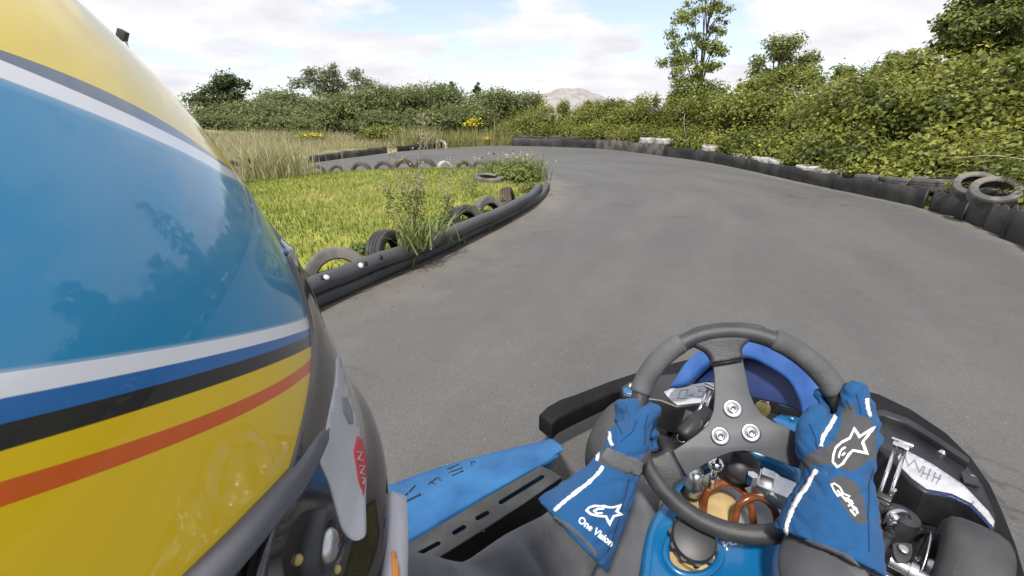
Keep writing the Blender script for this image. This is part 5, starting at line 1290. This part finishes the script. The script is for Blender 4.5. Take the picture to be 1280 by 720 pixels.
# inner shell / visor mechanism / chin bar
b = MB(); V = []; na, ne = 90, 40
for i in range(na):
    a_ = -180+360*i/na; top = edge_el(a_)+3
    for j in range(ne):
        u = j/(ne-1); el = top+(-62-top)*u; r_ = HR-.0045+.012*max(0, math.cos(rad(a_)))*min(1, u*1.5); V.append(hsph(a_, el, r_))
b.add(V, [(i*ne+j, i*ne+j+1, ((i+1) % na)*ne+j+1, ((i+1) % na)*ne+j) for i in range(na) for j in range(ne-1)]); b.build('chin_bar', M['base'], helmet)
# visor: wraps the front, proud of the shell
RVE = [-34, -14.3, -12.2, -9.5, -8.7, -6.9, -4.6, -.5, 2.9, 6, 20]; RVR = [.192, .1895, .189, .187, .184, .1781, .1765, .1736, .1716, .1695, .168]
def rv(el): return float(np.interp(el, RVE, RVR))
vpx = [(414, 436), (415, 480), (407, 532), (400, 577), (360, 627), (295, 715)]
va = sorted([hray(*q, .168)[::-1] for q in vpx]); print('VIS', [(round(e), round(a)) for e, a in va])
SIL = [(-34, 76), (-14, 71), (-12.2, 70), (-9.5, 65.7), (-8.7, 63.4), (-6.9, 59.3), (-4.6, 56.9), (-.5, 53.2), (2.9, 50.7), (8, 45)]
EDG = [(-40, 88), (-20, 88), (-8, 86), (-2, 83.5), (3, 79), (4.6, 73), (6, 66), (7, 60), (8.5, 54), (16, 44)]
def vis_az(el): return float(np.interp(el, [e for e, a in EDG], [a for e, a in EDG]))
def vis_s(el): return min(float(np.interp(el, [e for e, a in SIL], [a for e, a in SIL])), vis_az(el)-2)
V = []; na, ne = 150, 60
for j in range(ne):
    el = 15-49*j/(ne-1); am = vis_az(el); s_ = vis_s(el)
    for i in range(na):
        a_ = -am+2*am*i/(na-1); t_ = max(0, min(1, (abs(a_)-s_)/(am-s_))); V.append(hsph(a_, el, rv(el)+(.1665-rv(el))*t_*t_*(3-2*t_)))
vis = mesh('visor', V, [(j*na+i, (j+1)*na+i, (j+1)*na+i+1, j*na+i+1) for j in range(ne-1) for i in range(na-1)], M['visor'], helmet)
pg = vis.data.polygons[len(vis.data.polygons)//2]; sg = (pg.center+wloc(vis)-HC).dot(pg.normal)
md = vis.modifiers.new('s', 'SOLIDIFY'); md.thickness = .003; md.offset = -1 if sg > 0 else 1
bvv = bvh_of(vis)
dec('visor_strip', smooth2([(421.5, 443), (418, 480), (408, 530), (400, 572), (402, 584), (412, 607), (424, 652), (432, 668), (443, 676), (455, 671), (456.5, 655), (456, 622), (456.5, 592), (450, 545), (440, 508), (430, 472)], 3), M['sticker'], bvv, vis, 5, .0004)
dec('visor_patch', [(425, 497), (431, 497), (437, 513), (439, 530), (434, 530), (427, 514)], M['stickergrey'], bvv, vis, 3, .0008)
dec('red_patch', [(440, 564), (444.5, 546), (450, 550), (455.5, 572), (455.5, 592), (452.5, 620), (446, 600)], M['redvinyl'], bvv, vis, 3, .0008)
strokes('lettering', [[(443, 566), (449, 566), (444, 575), (451, 577)], [(446, 583), (452, 584), (447, 592), (452.5, 594)], [(449, 598), (453, 600), (450, 606)]], 1.0, M['sticker'], bvv, vis, .0011, 0, False, 1.5)
bvb = bvh_of(vis)
h, nn = cast(bvb, 396, 684)
if h is not None:
    nn = (h-HC).normalized(); nn = (nn+HL*.6).normalized()
    MB().lathe([(.0085, -.004), (.0085, .002), (.0072, .003), (.0056, .0025), (.0056, -.002)], h, nn, 28).build('pivot_ring', M['cap'], helmet)
    MB().lathe([(.0040, -.002), (.0040, .0030), (.0031, .0042), (.0015, .0044), (.0010, .0033), (0, .0033)], h, nn, 24).build('pivot_screw', M['alu'], helmet)
for x, y, r_ in ((421, 712, .0011), (372, 700, .0012)):
    h, nn = cast(bvb, x, y)
    if h is not None: MB().ellipsoid(h, r_).build('brass_rivet', M['brass'], helmet)
# white chin vent with an orange line, standing out at the mouth
V = []
na, ne = 26, 22
for j in range(ne):
    el = -9.9-24*j/(ne-1)
    for i in range(na):
        a_ = 62+18*i/(na-1); r_ = float(np.interp(el, [-33, -13, -11, -10.4, -9.8], [.198, .1965, .1955, .193, .188])) 
        V.append(hsph(a_, el, r_))
ch = mesh('chin_guard', V, [(j*na+i, (j+1)*na+i, (j+1)*na+i+1, j*na+i+1) for j in range(ne-1) for i in range(na-1)], M['sticker'], helmet)
pg = ch.data.polygons[200]; sg = (pg.center+wloc(ch)-HC).dot(pg.normal)
md = ch.modifiers.new('s', 'SOLIDIFY'); md.thickness = .004; md.offset = -1 if sg > 0 else 1
bvg = bvh_of(ch); dec('orange_line', [(489, 690), (493, 690), (498, 712), (499, 740), (490, 740), (489.5, 712)], M['orangevinyl'], bvg, ch, 4, .0005)
print('WHEEL', [tuple(round(c) for c in proj(rim_pt(a, RW+RT))) for a in np.radians([0, 90, 180, 270])])
# ------------------------------------------------------------------ camera, sky, sun
cd = bpy.data.cameras.new('camera'); co = bpy.data.objects.new('camera', cd); COL.objects.link(co)
cd.sensor_width = 36; cd.lens = 36*FPX/1280; cd.clip_start = .004; cd.clip_end = 4000
co.location = CAM; co.rotation_euler = (math.pi/2-PIT, 0, 0); SC.camera = co
w = bpy.data.worlds.new('World'); SC.world = w; w.use_nodes = True
N, L = w.node_tree.nodes, w.node_tree.links; bg = N['Background']
SUN_EL, SUN_AZ = rad(55), rad(200)     # azimuth clockwise from +Y
sky = N.new('ShaderNodeTexSky'); sky.sky_type = 'NISHITA'; sky.sun_disc = False; sky.sun_elevation = SUN_EL; sky.sun_rotation = SUN_AZ
tc = N.new('ShaderNodeTexCoord'); sp = N.new('ShaderNodeSeparateXYZ'); L.new(tc.outputs['Generated'], sp.inputs[0])
mx = N.new('ShaderNodeMath'); mx.operation = 'MAXIMUM'; mx.inputs[1].default_value = 0; L.new(sp.outputs['Z'], mx.inputs[0])
ad = N.new('ShaderNodeMath'); ad.operation = 'ADD'; ad.inputs[1].default_value = .22; L.new(mx.outputs[0], ad.inputs[0])
dv = N.new('ShaderNodeVectorMath'); dv.operation = 'DIVIDE'; L.new(tc.outputs['Generated'], dv.inputs[0])
cb = N.new('ShaderNodeCombineXYZ'); L.new(ad.outputs[0], cb.inputs[0]); L.new(ad.outputs[0], cb.inputs[1]); cb.inputs[2].default_value = 1; L.new(cb.outputs[0], dv.inputs[1])
mp = N.new('ShaderNodeMapping'); mp.inputs['Location'].default_value = (1.21, 7.63, 0); mp.inputs['Scale'].default_value = (.8, 1.0, .5); L.new(dv.outputs[0], mp.inputs['Vector'])
no = N.new('ShaderNodeTexNoise'); no.inputs['Scale'].default_value = 1.3; no.inputs['Detail'].default_value = 9; no.inputs['Roughness'].default_value = .55; no.inputs['Distortion'].default_value = .3
L.new(mp.outputs[0], no.inputs['Vector'])
rp = N.new('ShaderNodeValToRGB'); rp.color_ramp.elements[0].position = .455; rp.color_ramp.elements[1].position = .525; L.new(no.outputs['Fac'], rp.inputs['Fac'])
n2 = N.new('ShaderNodeTexNoise'); n2.inputs['Scale'].default_value = 3.2; n2.inputs['Detail'].default_value = 7; L.new(mp.outputs[0], n2.inputs['Vector'])
cr = N.new('ShaderNodeValToRGB'); cr.color_ramp.elements[0].position = .3; cr.color_ramp.elements[1].position = .62
cr.color_ramp.elements[0].color = (5.7, 5.65, 6.0, 1); cr.color_ramp.elements[1].color = (7.1, 7.05, 7.3, 1); L.new(n2.outputs['Fac'], cr.inputs['Fac'])
sb = N.new('ShaderNodeMix'); sb.data_type = 'RGBA'; sb.blend_type = 'ADD'; sb.inputs[0].default_value = 1; L.new(sky.outputs[0], sb.inputs[6]); sb.inputs[7].default_value = (2.2, 2.0, 2.3, 1)
mi = N.new('ShaderNodeMix'); mi.data_type = 'RGBA'; L.new(rp.outputs[0], mi.inputs[0]); L.new(sb.outputs[2], mi.inputs[6]); L.new(cr.outputs[0], mi.inputs[7])
L.new(mi.outputs[2], bg.inputs['Color']); bg.inputs['Strength'].default_value = .11
sl = bpy.data.lights.new('sun', 'SUN'); so = bpy.data.objects.new('sun', sl); COL.objects.link(so)
sl.energy = 3.7; sl.angle = rad(5); sl.color = (1, .96, .9)
sd = Vector((math.sin(SUN_AZ)*math.cos(SUN_EL), math.cos(SUN_AZ)*math.cos(SUN_EL), math.sin(SUN_EL)))
so.rotation_euler = sd.to_track_quat('Z', 'Y').to_euler(); so.location = (0, 0, 30)
vs = SC.view_settings; vs.view_transform = 'Standard'; vs.look = 'None'; vs.gamma = 1; vs.use_curve_mapping = False; vs.exposure = .42
SC.cycles.max_bounces = 6; SC.cycles.use_denoising = True
